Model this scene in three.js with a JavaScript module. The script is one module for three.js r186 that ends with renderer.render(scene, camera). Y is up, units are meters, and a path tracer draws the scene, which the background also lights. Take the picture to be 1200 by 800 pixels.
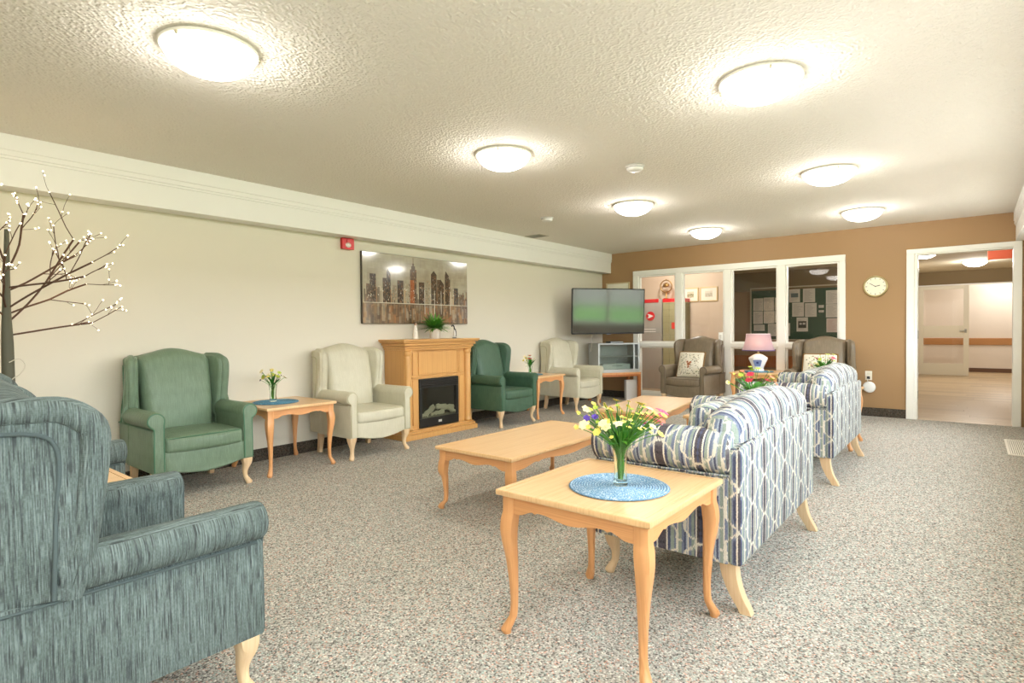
import * as THREE from 'three';
import { mergeGeometries, toCreasedNormals } from 'three/addons/utils/BufferGeometryUtils.js';
import { RoundedBoxGeometry } from 'three/addons/geometries/RoundedBoxGeometry.js';

// ---------------------------------------------------------------- camera, sky, exposure
const scene = new THREE.Scene();
const camera = new THREE.PerspectiveCamera(2 * Math.atan(400 / 665.11) * 180 / Math.PI, 1.5, 0.05, 200);
camera.position.set(4.9895, 1.1513, 0);
camera.rotation.order = 'YXZ';
camera.rotation.set(-0.019183, 0.682647, -0.009691);
const renderer = new THREE.WebGLRenderer({ antialias: true });
renderer.toneMapping = THREE.LinearToneMapping;
renderer.toneMappingExposure = 1.2;
renderer.shadowMap.enabled = true;
scene.background = new THREE.Color(0.87, 0.94, 1.0);
scene.backgroundIntensity = 11.5;
const LAMP = 1.1, LAMP_COLOR = new THREE.Color(1.0, 0.98, 0.94), DOME_GLOW = 8;

// ---------------------------------------------------------------- helpers
function rng(seed) { let a = seed >>> 0; return () => { a = (a + 0x6D2B79F5) | 0; let t = Math.imul(a ^ (a >>> 15), 1 | a); t = (t + Math.imul(t ^ (t >>> 7), 61 | t)) ^ t; return ((t ^ (t >>> 14)) >>> 0) / 4294967296; }; }
const V = (x, y, z) => new THREE.Vector3(x, y, z);
const taken = new Map();
function numbered(n) { const k = taken.get(n) ?? 0; taken.set(n, k + 1); return k ? n + '_' + String(k).padStart(3, '0') : n; }
function tag(o, label, category, group) { o.userData.label = label; o.userData.category = category; if (group) o.userData.group = group; return o; }
function thing(name, label, category, pos = [0, 0, 0], turn = 0, group) {
  const o = new THREE.Group(); o.name = numbered(name); o.position.set(...pos); o.rotation.y = turn; scene.add(o);
  return tag(o, label, category, group);
}
function structGroup(name, label) { const o = new THREE.Group(); o.name = name; o.userData = { kind: 'structure', label, category: name.split('_')[0] }; scene.add(o); return o; }
function mesh(name, g, m, parent) { const o = new THREE.Mesh(g, m); o.name = name; o.castShadow = o.receiveShadow = true; parent.add(o); return o; }
function struct(name, g, m, label) { const o = mesh(name, g, m, scene); o.userData = { kind: 'structure', label, category: name.split('_')[0] }; return o; }
function copyOf(o, pos, turn, label) {
  const c = o.clone(); c.name = numbered(o.name.replace(/_\d{3}$/, '')); c.userData = { ...o.userData }; scene.add(c);
  c.position.set(...pos); c.rotation.y = turn; c.userData.label = label; return c;
}
// uv in metres by box projection; swap turns the grain on faces that look up or down
function boxUV(g, swap = false, along = 'y') {
  if (g.index) g = g.toNonIndexed();
  const p = g.attributes.position, uv = new Float32Array(p.count * 2), a = V(0, 0, 0), b = V(0, 0, 0), c = V(0, 0, 0), n = V(0, 0, 0), e = V(0, 0, 0);
  for (let i = 0; i < p.count; i += 3) {
    a.fromBufferAttribute(p, i); b.fromBufferAttribute(p, i + 1); c.fromBufferAttribute(p, i + 2);
    n.subVectors(b, a).cross(e.subVectors(c, a));
    const X = Math.abs(n.x), Y = Math.abs(n.y), Z = Math.abs(n.z);
    [a, b, c].forEach((v, k) => {
      let u, w;
      if (Y >= X && Y >= Z) { u = swap ? v.z : v.x; w = swap ? v.x : v.z; } else if (X >= Z) { u = v.z; w = v.y; } else { u = v.x; w = v.y; }
      if (along === 'x' && Z >= X && Z > Y) { u = v.y; w = v.x; }
      if (along === 'z' && X >= Z && X > Y) { u = v.y; w = v.z; }
      if (along === 'h' && Y < Math.max(X, Z)) { const t = u; u = w; w = t; }
      uv[(i + k) * 2] = u; uv[(i + k) * 2 + 1] = w;
    });
  }
  g.setAttribute('uv', new THREE.BufferAttribute(uv, 2));
  return g;
}
function prep(g, crease = 0.6, swap = false, along = 'y') { return boxUV(toCreasedNormals(g, crease), swap, along); }
function deform(g, f) { const p = g.attributes.position, v = V(0, 0, 0); for (let i = 0; i < p.count; i++) { v.fromBufferAttribute(p, i); f(v); p.setXYZ(i, v.x, v.y, v.z); } return g; }
function clean(g) { g = g.index ? g.toNonIndexed() : g; for (const k of Object.keys(g.attributes)) if (k !== 'position' && k !== 'normal' && k !== 'uv') g.deleteAttribute(k); if (!g.attributes.uv) g.setAttribute('uv', new THREE.BufferAttribute(new Float32Array(g.attributes.position.count * 2), 2)); return g; }
function merge(list) { return mergeGeometries(list.map(clean)); }
function box(x0, x1, y0, y1, z0, z1, r = 0) {
  const w = x1 - x0, h = y1 - y0, d = z1 - z0;
  const g = r ? new RoundedBoxGeometry(w, h, d, 2, Math.min(r, w / 2.01, h / 2.01, d / 2.01)) : new THREE.BoxGeometry(w, h, d);
  g.translate((x0 + x1) / 2, (y0 + y1) / 2, (z0 + z1) / 2); return boxUV(g);
}
const boxes = (...l) => merge(l.map((b) => box(...b)));
// cushion-like box: rounded edges, faces that bulge
function softBox(w, h, d, r, puff = [0, 0, 0], seg = 12) {
  const k = 3, g = new THREE.BoxGeometry(2, 2, 2, seg, seg, seg), half = [w / 2, h / 2, d / 2], edge = 1 - 2 * k / seg;
  deform(g, (v) => {
    const q = [v.x, v.y, v.z].map((t, i) => {
      const R = Math.min(r, half[i]), s = Math.sign(t), a = Math.abs(t);
      return a <= edge ? s * a / edge * (half[i] - R) : s * (half[i] - R + R * Math.tan((a - edge) / (1 - edge) * Math.PI / 4));
    });
    const inn = q.map((t, i) => Math.sign(t) * Math.min(Math.abs(t), half[i] - Math.min(r, half[i])));
    const dd = q.map((t, i) => t - inn[i]), L = Math.hypot(...dd);
    const o = L > 1e-9 ? inn.map((t, i) => t + dd[i] / L * Math.min(r, Math.max(...half))) : q;
    const f = o.map((t, i) => 1 - (Math.min(1, Math.abs(t) / half[i])) ** 2);
    v.set(o[0] + Math.sign(o[0]) * puff[0] * f[1] * f[2] * (Math.abs(o[0]) / half[0]), o[1] + Math.sign(o[1]) * puff[1] * f[0] * f[2] * (Math.abs(o[1]) / half[1]), o[2] + Math.sign(o[2]) * puff[2] * f[0] * f[1] * (Math.abs(o[2]) / half[2]));
  });
  return g;
}
function extrude(shape, depth, bevel = 0, bseg = 3, cs = 10) { return new THREE.ExtrudeGeometry(shape, { depth, bevelEnabled: bevel > 0, bevelSize: bevel, bevelThickness: bevel, bevelOffset: -bevel, bevelSegments: bseg, curveSegments: cs }); }
function poly(pts) { const s = new THREE.Shape(); s.moveTo(...pts[0]); for (const p of pts.slice(1)) s.lineTo(...p); s.closePath(); return s; }
function tube(pts, r, seg = 24, rad = 6, closed = false) { return new THREE.TubeGeometry(new THREE.CatmullRomCurve3(pts.map((p) => V(...p)), closed, 'centripetal'), seg, r, rad, closed); }
function lathe(pts, seg = 32) { return new THREE.LatheGeometry(pts.map((p) => new THREE.Vector2(...p)), seg); }
// a leg or post through sections [y, offset x, offset z, half x, half z, squareness]
function loft(sec, n = 16, sub = 4) {
  const rows = [];
  for (let i = 0; i < sec.length - 1; i++) for (let s = 0; s < sub; s++) {
    const t = s / sub, a = sec[Math.max(0, i - 1)], b = sec[i], c = sec[i + 1], d = sec[Math.min(sec.length - 1, i + 2)];
    rows.push(b.map((_, k) => k === 0 ? b[0] + (c[0] - b[0]) * t : 0.5 * (2 * b[k] + (c[k] - a[k]) * t + (2 * a[k] - 5 * b[k] + 4 * c[k] - d[k]) * t * t + (3 * b[k] - a[k] - 3 * c[k] + d[k]) * t ** 3)));
  }
  rows.push(sec[sec.length - 1]);
  const pos = [], idx = [];
  rows.forEach(([y, ox, oz, hx, hz, sq]) => {
    const e = 2 + 7 * Math.max(0, sq);
    for (let j = 0; j < n; j++) { const A = (j + 0.5) / n * 2 * Math.PI, c = Math.cos(A), s = Math.sin(A), r = (Math.abs(c) ** e + Math.abs(s) ** e) ** (-1 / e); pos.push(ox + hx * r * c, y, oz + hz * r * s); }
  });
  const up = rows[1][0] > rows[0][0];
  for (let i = 0; i < rows.length - 1; i++) for (let j = 0; j < n; j++) {
    const a = i * n + j, b = i * n + (j + 1) % n, c = a + n, d = b + n;
    if (up) idx.push(a, c, b, b, c, d); else idx.push(a, b, c, b, d, c);
  }
  for (const [row, flip] of [[0, up], [rows.length - 1, !up]]) {
    const c = pos.length / 3; pos.push(rows[row][1], rows[row][0], rows[row][2]);
    for (let j = 0; j < n; j++) { const a = row * n + j, b = row * n + (j + 1) % n; if (flip) idx.push(c, a, b); else idx.push(c, b, a); }
  }
  const g = new THREE.BufferGeometry(); g.setAttribute('position', new THREE.Float32BufferAttribute(pos, 3)); g.setIndex(idx);
  return prep(g, 0.9);
}

// ---------------------------------------------------------------- textures
// value noise that tiles over u, v in 0..1 with nx by ny cells
function tile(nx, ny, seed) { const r = rng(seed), a = new Float32Array(nx * ny); for (let i = 0; i < a.length; i++) a[i] = r(); return (u, v) => { const x = (u - Math.floor(u)) * nx, y = (v - Math.floor(v)) * ny, i = Math.floor(x), j = Math.floor(y), fx = x - i, fy = y - j, sx = fx * fx * (3 - 2 * fx), sy = fy * fy * (3 - 2 * fy), g = (p, q) => a[(q % ny) * nx + (p % nx)]; return (g(i, j) * (1 - sx) + g(i + 1, j) * sx) * (1 - sy) + (g(i, j + 1) * (1 - sx) + g(i + 1, j + 1) * sx) * sy; }; }
function dataTex(w, h, f, [sx, sy], srgb = true) {
  const d = new Uint8Array(w * h * 4);
  for (let y = 0; y < h; y++) for (let x = 0; x < w; x++) { const c = f(x / w, y / h, x, y), i = (y * w + x) * 4; d[i] = Math.max(0, Math.min(255, c[0])); d[i + 1] = Math.max(0, Math.min(255, c[1])); d[i + 2] = Math.max(0, Math.min(255, c[2])); d[i + 3] = 255; }
  const t = new THREE.DataTexture(d, w, h); t.wrapS = t.wrapT = THREE.RepeatWrapping; t.magFilter = THREE.LinearFilter; t.minFilter = THREE.LinearMipmapLinearFilter; t.generateMipmaps = true;
  if (srgb) t.colorSpace = THREE.SRGBColorSpace; t.repeat.set(1 / sx, 1 / sy); t.needsUpdate = true; return t;
}
function canvasTex(w, h, draw) { const c = document.createElement('canvas'); c.width = w; c.height = h; draw(c.getContext('2d'), w, h); const t = new THREE.CanvasTexture(c); t.colorSpace = THREE.SRGBColorSpace; t.wrapS = t.wrapT = THREE.RepeatWrapping; return t; }
const std = (color, rough = 0.7, extra = {}) => new THREE.MeshPhysicalMaterial({ color, roughness: rough, side: THREE.DoubleSide, ...extra });

// oak with streaks along v
function woodTex(base, dark, seed) {
  const a = tile(4, 3, seed), b = tile(70, 3, seed + 1), c = tile(26, 2, seed + 2), d = tile(128, 10, seed + 3);
  return dataTex(512, 512, (u, v) => {
    const w = u + 0.04 * a(u, v), k = 0.45 * b(w, v) + 0.35 * c(w, v) + 0.25 * d(w, v), t = Math.max(0, k - 0.42) * 1.1;
    return base.map((q, i) => q + (dark[i] - q) * Math.min(1, t));
  }, [0.22, 0.7]);
}
const oak = std(0xffffff, 0.38, { map: woodTex([230, 168, 110], [198, 130, 76], 11), clearcoat: 0.25, clearcoatRoughness: 0.3 });
const oakTop = std(0xffffff, 0.34, { map: woodTex([237, 195, 142], [212, 160, 104], 12), clearcoat: 0.35, clearcoatRoughness: 0.25 });
const paleWood = std(0xffffff, 0.45, { map: woodTex([236, 206, 164], [214, 176, 128], 13) });
const mantelWood = std(0xffffff, 0.38, { map: woodTex([222, 170, 102], [196, 138, 74], 14), clearcoat: 0.25, clearcoatRoughness: 0.3 });
const darkOak = std(0xffffff, 0.4, { map: woodTex([192, 118, 62], [150, 82, 40], 15) });

// carpet: cut-pile tufts in mixed yarns
const carpetMaps = (() => {
  const N = 256, r = rng(77), px = 4, cell = [];
  const yarn = [[203, 199, 188], [191, 187, 176], [174, 169, 159], [144, 140, 131], [110, 107, 101], [206, 168, 150], [176, 190, 180], [226, 222, 211]];
  const wt = [0.2, 0.2, 0.17, 0.13, 0.09, 0.07, 0.07, 0.07];
  for (let i = 0; i < N * N; i++) { let q = r(), k = 0; while (k < 7 && q > wt[k]) { q -= wt[k]; k++; } cell.push([r(), r(), k, 0.9 + 0.2 * r()]); }
  const W = N * px, col = new Uint8Array(W * W * 4), bmp = new Uint8Array(W * W * 4);
  for (let y = 0; y < W; y++) for (let x = 0; x < W; x++) {
    const X = x / px, Y = y / px, i = Math.floor(X), j = Math.floor(Y); let best = 9, bc = null;
    for (let dj = -1; dj <= 1; dj++) for (let di = -1; di <= 1; di++) { const c = cell[((j + dj + N) % N) * N + (i + di + N) % N], dx = X - i - di - c[0], dy = Y - j - dj - c[1], d = dx * dx + dy * dy; if (d < best) { best = d; bc = c; } }
    const k = (y * W + x) * 4, m = yarn[bc[2]];
    for (let q = 0; q < 3; q++) { col[k + q] = Math.min(255, m[q] * bc[3]); bmp[k + q] = 255 * Math.max(0, 1 - best * 1.1); }
    col[k + 3] = bmp[k + 3] = 255;
  }
  return [col, bmp].map((d, n) => { const t = new THREE.DataTexture(d, W, W); t.wrapS = t.wrapT = THREE.RepeatWrapping; t.magFilter = THREE.LinearFilter; t.minFilter = THREE.LinearMipmapLinearFilter; t.generateMipmaps = true; if (!n) t.colorSpace = THREE.SRGBColorSpace; t.repeat.set(1 / 1.5, 1 / 1.5); t.needsUpdate = true; return t; });
})();
const carpet = std(0xffffff, 0.98, { map: carpetMaps[0], bumpMap: carpetMaps[1], bumpScale: 0.004, specularIntensity: 0.2 });
const carpetBase = std(0x77706a, 0.98, { map: carpetMaps[0], bumpMap: carpetMaps[1], bumpScale: 0.003, specularIntensity: 0.2 });

const popcorn = (() => { const a = tile(150, 150, 5), b = tile(75, 75, 6); return dataTex(1024, 1024, (u, v) => { const k = 255 * Math.max(0, Math.min(1, (0.75 * a(u, v) + 0.35 * b(u, v) - 0.38) * 2.2)); return [k, k, k]; }, [1.5, 1.5], false); })();
const ceilingMat = std(0xefe9de, 0.95, { bumpMap: popcorn, bumpScale: 0.003 });
const creamWall = std(0xe3ddcb, 0.72), whitePaint = std(0xf0eee8, 0.45), brownWall = std(0xa6835a, 0.6);
const trimWhite = std(0xf2f0e6, 0.35);

// upholstery
function fabricTex(base, vary, seed, stripe = 0.3) {
  const a = tile(150, 10, seed), b = tile(200, 200, seed + 1), c = tile(8, 8, seed + 2);
  return dataTex(512, 512, (u, v) => { const k = (a(u, v) - 0.5) * stripe * 2 + (b(u, v) - 0.5) * 0.5 + (c(u, v) - 0.5) * 0.35; return base.map((q, i) => q + vary[i] * k); }, [0.4, 0.4]);
}
const weave = (() => { const a = tile(128, 16, 21); return dataTex(512, 512, (u, v) => { const k = 110 + 70 * (a(u, v) - 0.5) * 2 + 40 * Math.sin(v * 80 * 2 * Math.PI); return [k, k, k]; }, [0.3, 0.3], false); })();
const vinyl = (base, vary, seed, o = {}) => std(0xffffff, 0.42, { map: fabricTex(base, vary, seed, 0.35), bumpMap: weave, bumpScale: 0.0006, ...o });
const greenVinyl = vinyl([112, 134, 110], [22, 24, 22], 31);
const deepGreenVinyl = vinyl([72, 102, 80], [16, 18, 16], 34);
const creamVinyl = vinyl([207, 202, 178], [14, 14, 16], 37);
const brownVinyl = vinyl([128, 114, 93], [22, 20, 18], 40, { roughness: 0.36 });
const blueStripe = (() => {
  const a = tile(300, 14, 51), b = tile(256, 110, 52), c = tile(10, 3, 53), h = tile(120, 30, 55), g = tile(70, 4, 56);
  return dataTex(1024, 1024, (u, v) => {
    const n = 0.86 * a(u, v) + 0.14 * g(u, v), m = b(u, v), q = h(u, v), k = (m - 0.5) * 26 + (c(u, v) - 0.5) * 14; let col = [94 + k, 107 + k, 103 + k];
    if (n < 0.42) { const t = Math.min(1, (0.42 - n) * 4.5) * (0.3 + 0.7 * q); col = col.map((z, i) => z + ([52, 58, 57][i] - z) * t); }
    if (n > 0.6) { const t = Math.min(1, (n - 0.6) * 4.5) * (0.3 + 0.7 * q); col = col.map((z, i) => z + ([128, 143, 139][i] - z) * t); }
    return col;
  }, [0.55, 0.55]);
})();
const stripeFabric = std(0xffffff, 0.8, { map: blueStripe, bumpMap: weave, bumpScale: 0.001, sheen: 0.3, sheenRoughness: 0.5 });
const pipingBlue = std(0x4e5b5a, 0.8);

// woven ikat: stripes, ogee lattice, dark motifs (one repeat is 0.34 m)
const ikat = (() => {
  const a = tile(24, 220, 61), w = tile(170, 10, 64), b = tile(12, 12, 62), f = tile(256, 128, 63), d = tile(40, 40, 65);
  const N = [76, 82, 108], S = [148, 160, 148], G = [104, 98, 100], C = [222, 216, 200], L = [160, 170, 182], M = [116, 126, 148], P = [184, 190, 178];
  const stripes = [[0, G], [0.055, C], [0.075, M], [0.11, P], [0.125, S], [0.175, M], [0.21, C], [0.225, S], [0.265, L], [0.285, N], [0.31, L], [0.33, M], [0.365, C], [0.385, S], [0.42, P], [0.435, C], [0.455, G], [0.485, N], [0.515, G], [0.545, C], [0.565, P], [0.58, S], [0.615, M], [0.65, C], [0.665, L], [0.685, N], [0.71, M], [0.74, S], [0.785, C], [0.8, M], [0.84, S], [0.885, P], [0.9, M], [0.925, C], [0.945, G]];
  return dataTex(1024, 1024, (u, v) => {
    const uu = (u + 0.009 * (a(u, v) - 0.5) + 1) % 1, vv = (v + 0.05 * (w(u, v) - 0.5) + 1) % 1, rag = 0.6 + 0.8 * d(u, v);
    let c = stripes[stripes.length - 1][1]; for (const s of stripes) if (uu >= s[0]) c = s[1];
    for (let q = 0; q < 2; q++) {                                  // eyes round u = 0 and u = 0.5, half a step apart
      const du = ((uu - q * 0.5 + 1.5) % 1) - 0.5, A = Math.abs(du), ph = (vv * 2 + q * 0.5) % 1, e = Math.abs(ph - 0.5) * 2;
      const edge = e < 0.45 ? 0.2 : 0.2 - 0.17 * ((e - 0.45) / 0.55);
      if (A < edge && A > 0.1 && c === P) c = M;                    // darker stripes inside an eye
      if (A < edge * 0.55 && c !== C && c !== S) c = e < 0.7 ? (c === G ? [84, 78, 84] : N) : c;
      if (Math.abs(A - edge) < 0.017 * rag) c = C;                 // its pointed outline
      if (A > 0.19 && A < 0.27 && Math.abs(ph - 0.5) < 0.02 * rag) c = C;
      if (e > 0.955 - 0.02 * rag && A < 0.05) c = C;
      if (A < 0.045 && e < 0.62 && e > 0.05) { const m = Math.cos(e * 2 * Math.PI * 3.2); if (m > -0.1 && A < 0.012 + 0.026 * m && A > 0.005) c = [58, 54, 62]; }
    }
    const k = (f(u, v) - 0.5) * 24 + (b(u, v) - 0.5) * 10;
    return c.map((q) => q + k);
  }, [0.34, 0.34]);
})();
const ikatFabric = std(0xffffff, 0.75, { map: ikat, bumpMap: weave, bumpScale: 0.0008 });

// ---------------------------------------------------------------- the room
const D = 8.628, H = 2.44, RW = 5.53, ZF = 2.3, T = 0.12;
struct('floor', box(-0.2, RW + 0.2, -0.15, 0, -D, ZF + 0.2), carpet, 'speckled grey beige carpet covering the lounge floor');
struct('ceiling', box(-0.2, RW + 0.2, H, H + 0.15, -D - T, ZF + 0.2), ceilingMat, 'beige popcorn textured ceiling of the lounge');
struct('wall_left', box(-0.2, 0, 0, H, -D, ZF), creamWall, 'long plain cream wall behind the armchairs');
struct('wall_front', box(-0.2, RW + 0.2, 0, H, ZF, ZF + 0.2), creamWall, 'cream wall at the near end of the lounge');
// soffits with a grooved moulding
function soffit(name, x0, sgn, label) {
  const pts = [[0, 2.112], [0.18, 2.112], [0.18, 2.285], [0.187, 2.288], [0.187, 2.303], [0.194, 2.306], [0.194, 2.338], [0.2, 2.342], [0.2, H], [0, H]].map(([x, y]) => [x0 + sgn * (x > 0.17 ? x - 0.008 : x), y]);
  const g = extrude(poly(sgn > 0 ? pts : pts.reverse()), D + ZF); g.translate(0, 0, -D);
  struct(name, prep(g, 0.3), whitePaint, label);
}
soffit('trim_1', 0, 1, 'long white boxed soffit with fine moulding lines above the armchairs');
soffit('trim_2', RW, -1, 'white boxed soffit along the window wall');
struct('wall_back', boxes([-1.2, 0.595, 0, H, -D - T, -D], [0.595, 3.675, 2.112, H, -D - T, -D], [3.675, 4.42, 0, H, -D - T, -D], [4.42, 5.37, 2.075, H, -D - T, -D], [5.37, 8.2, 0, H, -D - T, -D]), brownWall, 'tan brown wall around the glazed partition and doorway');
struct('baseboard_left', box(0, 0.012, 0, 0.11, -D, ZF, 0.004), carpetBase, 'dark carpet baseboard along the cream wall');
struct('baseboard_back', boxes([0.012, 0.595, 0, 0.11, -D, -D + 0.012], [3.675, 4.338, 0, 0.11, -D, -D + 0.012]), carpetBase, 'dark carpet baseboard under the tan wall');
struct('baseboard_right', box(RW - 0.012, RW, 0, 0.11, -D, ZF, 0.004), carpetBase, 'dark carpet baseboard under the windows');

// window wall on the right with four two-pane windows (daylight enters here)
const winZ = [-7.0, -4.6, -2.2, 0.2], WH = 0.9, WY0 = 0.88, WY1 = 1.98;
{
  const l = [[RW, RW + 0.2, 0, WY0, -D, ZF], [RW, RW + 0.2, WY1, H, -D, ZF]];
  let z = -D; for (const c of winZ) { l.push([RW, RW + 0.2, WY0, WY1, z, c - WH]); z = c + WH; } l.push([RW, RW + 0.2, WY0, WY1, z, ZF]);
  struct('wall_right', boxes(...l), creamWall, 'cream wall with windows on the right of the lounge');
}
const paneGlass = std(0xffffff, 0.02, { transmission: 1, thickness: 0, ior: 1.5 });
winZ.forEach((c, i) => {
  const w = structGroup('window_' + (i + 2), 'white framed two pane window onto the lawn');
  const x0 = RW + 0.06, x1 = RW + 0.13;
  for (const [a, b] of [[c - WH, c - WH + 0.06], [c - 0.035, c + 0.035], [c + WH - 0.06, c + WH]]) mesh('frame_post', box(x0, x1, WY0, WY1, a, b, 0.006), trimWhite, w);
  for (const [a, b] of [[WY0, WY0 + 0.06], [WY1 - 0.06, WY1]]) mesh('frame_rail', box(x0, x1, a, b, c - WH, c + WH, 0.006), trimWhite, w);
  mesh('window_sill', box(RW - 0.05, x0, WY0 - 0.03, WY0, c - WH - 0.04, c + WH + 0.04, 0.006), trimWhite, w);
  for (const [a, b] of [[c - WH + 0.06, c - 0.035], [c + 0.035, c + WH - 0.06]]) { const p = new THREE.PlaneGeometry(b - a, WY1 - WY0 - 0.12); p.rotateY(Math.PI / 2); p.translate(RW + 0.095, (WY0 + WY1) / 2, (a + b) / 2); mesh('pane', p, paneGlass, w); }
});
// outdoors: lawn, kerb path and a low grey block across the grass
const grassTex = (() => { const a = tile(128, 128, 71), b = tile(8, 8, 72); return dataTex(512, 512, (u, v) => { const k = (a(u, v) - 0.5) * 50 + (b(u, v) - 0.5) * 40; return [68 + k, 110 + k, 26 + k * 0.5]; }, [6, 6]); })();
{ const o = struct('ground', box(RW + 4.2, 60, -0.45, -0.25, -60, 60), std(0xffffff, 0.95, { map: grassTex }), 'green lawn outside the windows'); o.userData.category = 'lawn';
  const pa = struct('floor_patio', box(RW + 0.2, RW + 4.2, -0.45, -0.24, -30, 30), std(0xb4afa6, 0.9), 'pale concrete path along the outside of the windows'); pa.userData.category = 'path';
  const b = thing('neighbour_building', 'long low grey building across the lawn', 'building', [48, -0.25, -8]);
  mesh('wall', box(-3, 3, 0, 3.4, -40, 40), std(0x9b948c, 0.9), b); mesh('roof', box(-3.4, 3.4, 3.4, 3.7, -40.4, 40.4, 0.05), std(0x6d6864, 0.9), b); }

// glazed partition in the back wall
{
  const w = structGroup('window_1', 'white framed glazed partition in the tan wall'), z0 = -D - 0.1, z1 = -D + 0.025;
  for (const [a, b] of [[0.595, 0.69], [1.33, 1.435], [2.09, 2.19], [2.837, 2.94], [3.6, 3.675]]) mesh('frame_post', box(a, b, 0, 2.03, z0, z1, 0.006), trimWhite, w);
  mesh('frame_head', box(0.595, 3.675, 2.03, 2.114, z0, z1, 0.006), trimWhite, w);
  [[0.69, 1.33], [1.435, 2.09], [2.19, 2.837], [2.94, 3.6]].forEach(([a, b]) => {
    mesh('frame_sill', box(a, b, 0.872, 0.935, z0, z1 + 0.01, 0.006), trimWhite, w);
    mesh('frame_bottom', box(a, b, 0, 0.12, z0, z1, 0.006), trimWhite, w);
    for (const [y0, y1] of [[0.12, 0.872], [0.935, 2.03]]) {
      const e = 0.022;
      mesh('glazing_bead', boxes([a, a + e, y0, y1, -D - 0.06, -D], [b - e, b, y0, y1, -D - 0.06, -D], [a + e, b - e, y0, y0 + e, -D - 0.06, -D], [a + e, b - e, y1 - e, y1, -D - 0.06, -D]), trimWhite, w);
      const p = new THREE.PlaneGeometry(b - a, y1 - y0); p.translate((a + b) / 2, (y0 + y1) / 2, -D - 0.035); mesh('pane', p, paneGlass, w);
    }
  });
}
// doorway
{
  const d = structGroup('door_1', 'white cased open doorway to the hall');
  for (const [n, b] of [['casing', [4.338, 4.42, 0, 2.05, -D, -D + 0.022, 0.005]], ['casing', [5.34, 5.415, 0, 2.05, -D, -D + 0.022, 0.005]], ['casing', [4.338, 5.415, 2.05, 2.11, -D, -D + 0.022, 0.005]],
    ['jamb', [4.42, 4.452, 0, 2.05, -D - T - 0.02, -D + 0.002]], ['jamb', [5.338, 5.37, 0, 2.05, -D - T - 0.02, -D + 0.002]], ['jamb', [4.452, 5.338, 2.035, 2.075, -D - T - 0.02, -D + 0.002]]]) mesh(n, box(...b), trimWhite, d);
  for (const y of [0.25, 1.0, 1.78]) mesh('hinge', box(4.452, 4.458, y, y + 0.1, -D - 0.09, -D - 0.055, 0.002), std(0xb9b6ac, 0.35, { metalness: 0.9 }), d);
}

// ---------------------------------------------------------------- beyond the partition: mail alcove and hall
const pinkWall = std(0xece0d2, 0.75), alcoveWall = std(0xd8c2aa, 0.75), tanWall = std(0xb29370, 0.7), oliveBrown = std(0x84704c, 0.7);
const hallCeil = std(0xd6ccb0, 0.95);
struct('ceiling_hall', box(-1.2, 8.2, H, H + 0.15, -18.6, -D - T), hallCeil, 'pale ceiling of the hall beyond the doorway');
struct('wall_alcove_side', box(-1.2, -1.0, 0, H, -10.8, -D - T), alcoveWall, 'side wall of the mail alcove');
struct('wall_alcove', box(-1.0, 1.47, 0, H, -10.8, -10.6), alcoveWall, 'beige wall behind the glass with two framed prints');
struct('wall_hall_board', boxes([-1.2, 3.95, 0, 2.01, -14.0, -13.8]), tanWall, 'tan hall wall that carries the notice board');
struct('trim_3', box(-1.2, 3.95, 2.01, H, -14.0, -13.77), oliveBrown, 'dark olive band above the notice board');
struct('trim_4', box(-1.2, 3.95, 0.25, 0.52, -13.8, -13.76, 0.01), darkOak, 'wooden bumper band low on the hall wall');
struct('wall_hall_end', box(-1.3, -1.2, 0, H, -14.0, -10.8), tanWall, 'end wall of the dim hall');
struct('wall_hall_side', box(3.8, 3.95, 0, H, -18.6, -14.0), pinkWall, 'side wall of the corridor');
struct('wall_hall_right', box(8.0, 8.2, 0, H, -18.6, -D - T), pinkWall, 'outer wall of the hall');
struct('wall_hall_far', boxes([3.95, 8.0, 0.85, 2.44, -18.6, -18.4], [3.95, 8.0, 0, 0.68, -18.6, -18.4]), pinkWall, 'pale pink far wall of the hall');
struct('trim_5', box(3.95, 8.0, 0.68, 0.85, -18.6, -18.37, 0.01), std(0xb9834e, 0.55), 'brown wall rail across the far hall wall');
struct('baseboard_hall', box(3.95, 8.0, 0, 0.1, -18.4, -18.38), std(0x6a4c38, 0.6), 'dark brown baseboard at the far hall wall');
struct('wall_hall_header', box(3.95, 8.0, 2.13, H, -16.86, -16.76), oliveBrown, 'dark olive header over the glass hall door');
struct('trim_6', box(3.95, 8.0, 2.105, 2.13, -16.86, -16.74), trimWhite, 'white head trim over the glass hall door');
{ // plank floor of the hall: each board a mesh
  const f = structGroup('floor_hall', 'light wood plank floor of the hall');
  mesh('subfloor', box(-1.2, 8.2, -0.15, -0.012, -18.6, -D), std(0x6f5a40, 0.9), f);
  const r = rng(91), tones = [[206, 182, 146], [192, 166, 128], [184, 160, 124], [200, 174, 136]].map((b, i) => std(0xffffff, 0.35, { map: woodTex(b, b.map((q) => q - 34), 92 + 3 * i) }));
  for (let k = 0; k < 52; k++) {
    let x = -1.2 - r() * 1.2; const z = -D - 0.19 * k;
    for (; x < 8.2; x += 2.4) { const a = Math.max(-1.2, x), b = Math.min(8.2, x + 2.397); if (b - a > 0.05) { const g = new THREE.BoxGeometry(b - a, 0.012, 0.187); const o = mesh('plank', boxUV(g, true), tones[Math.floor(r() * 4)], f); o.position.set((a + b) / 2, -0.006, z - 0.095); } }
  }
}
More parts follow.
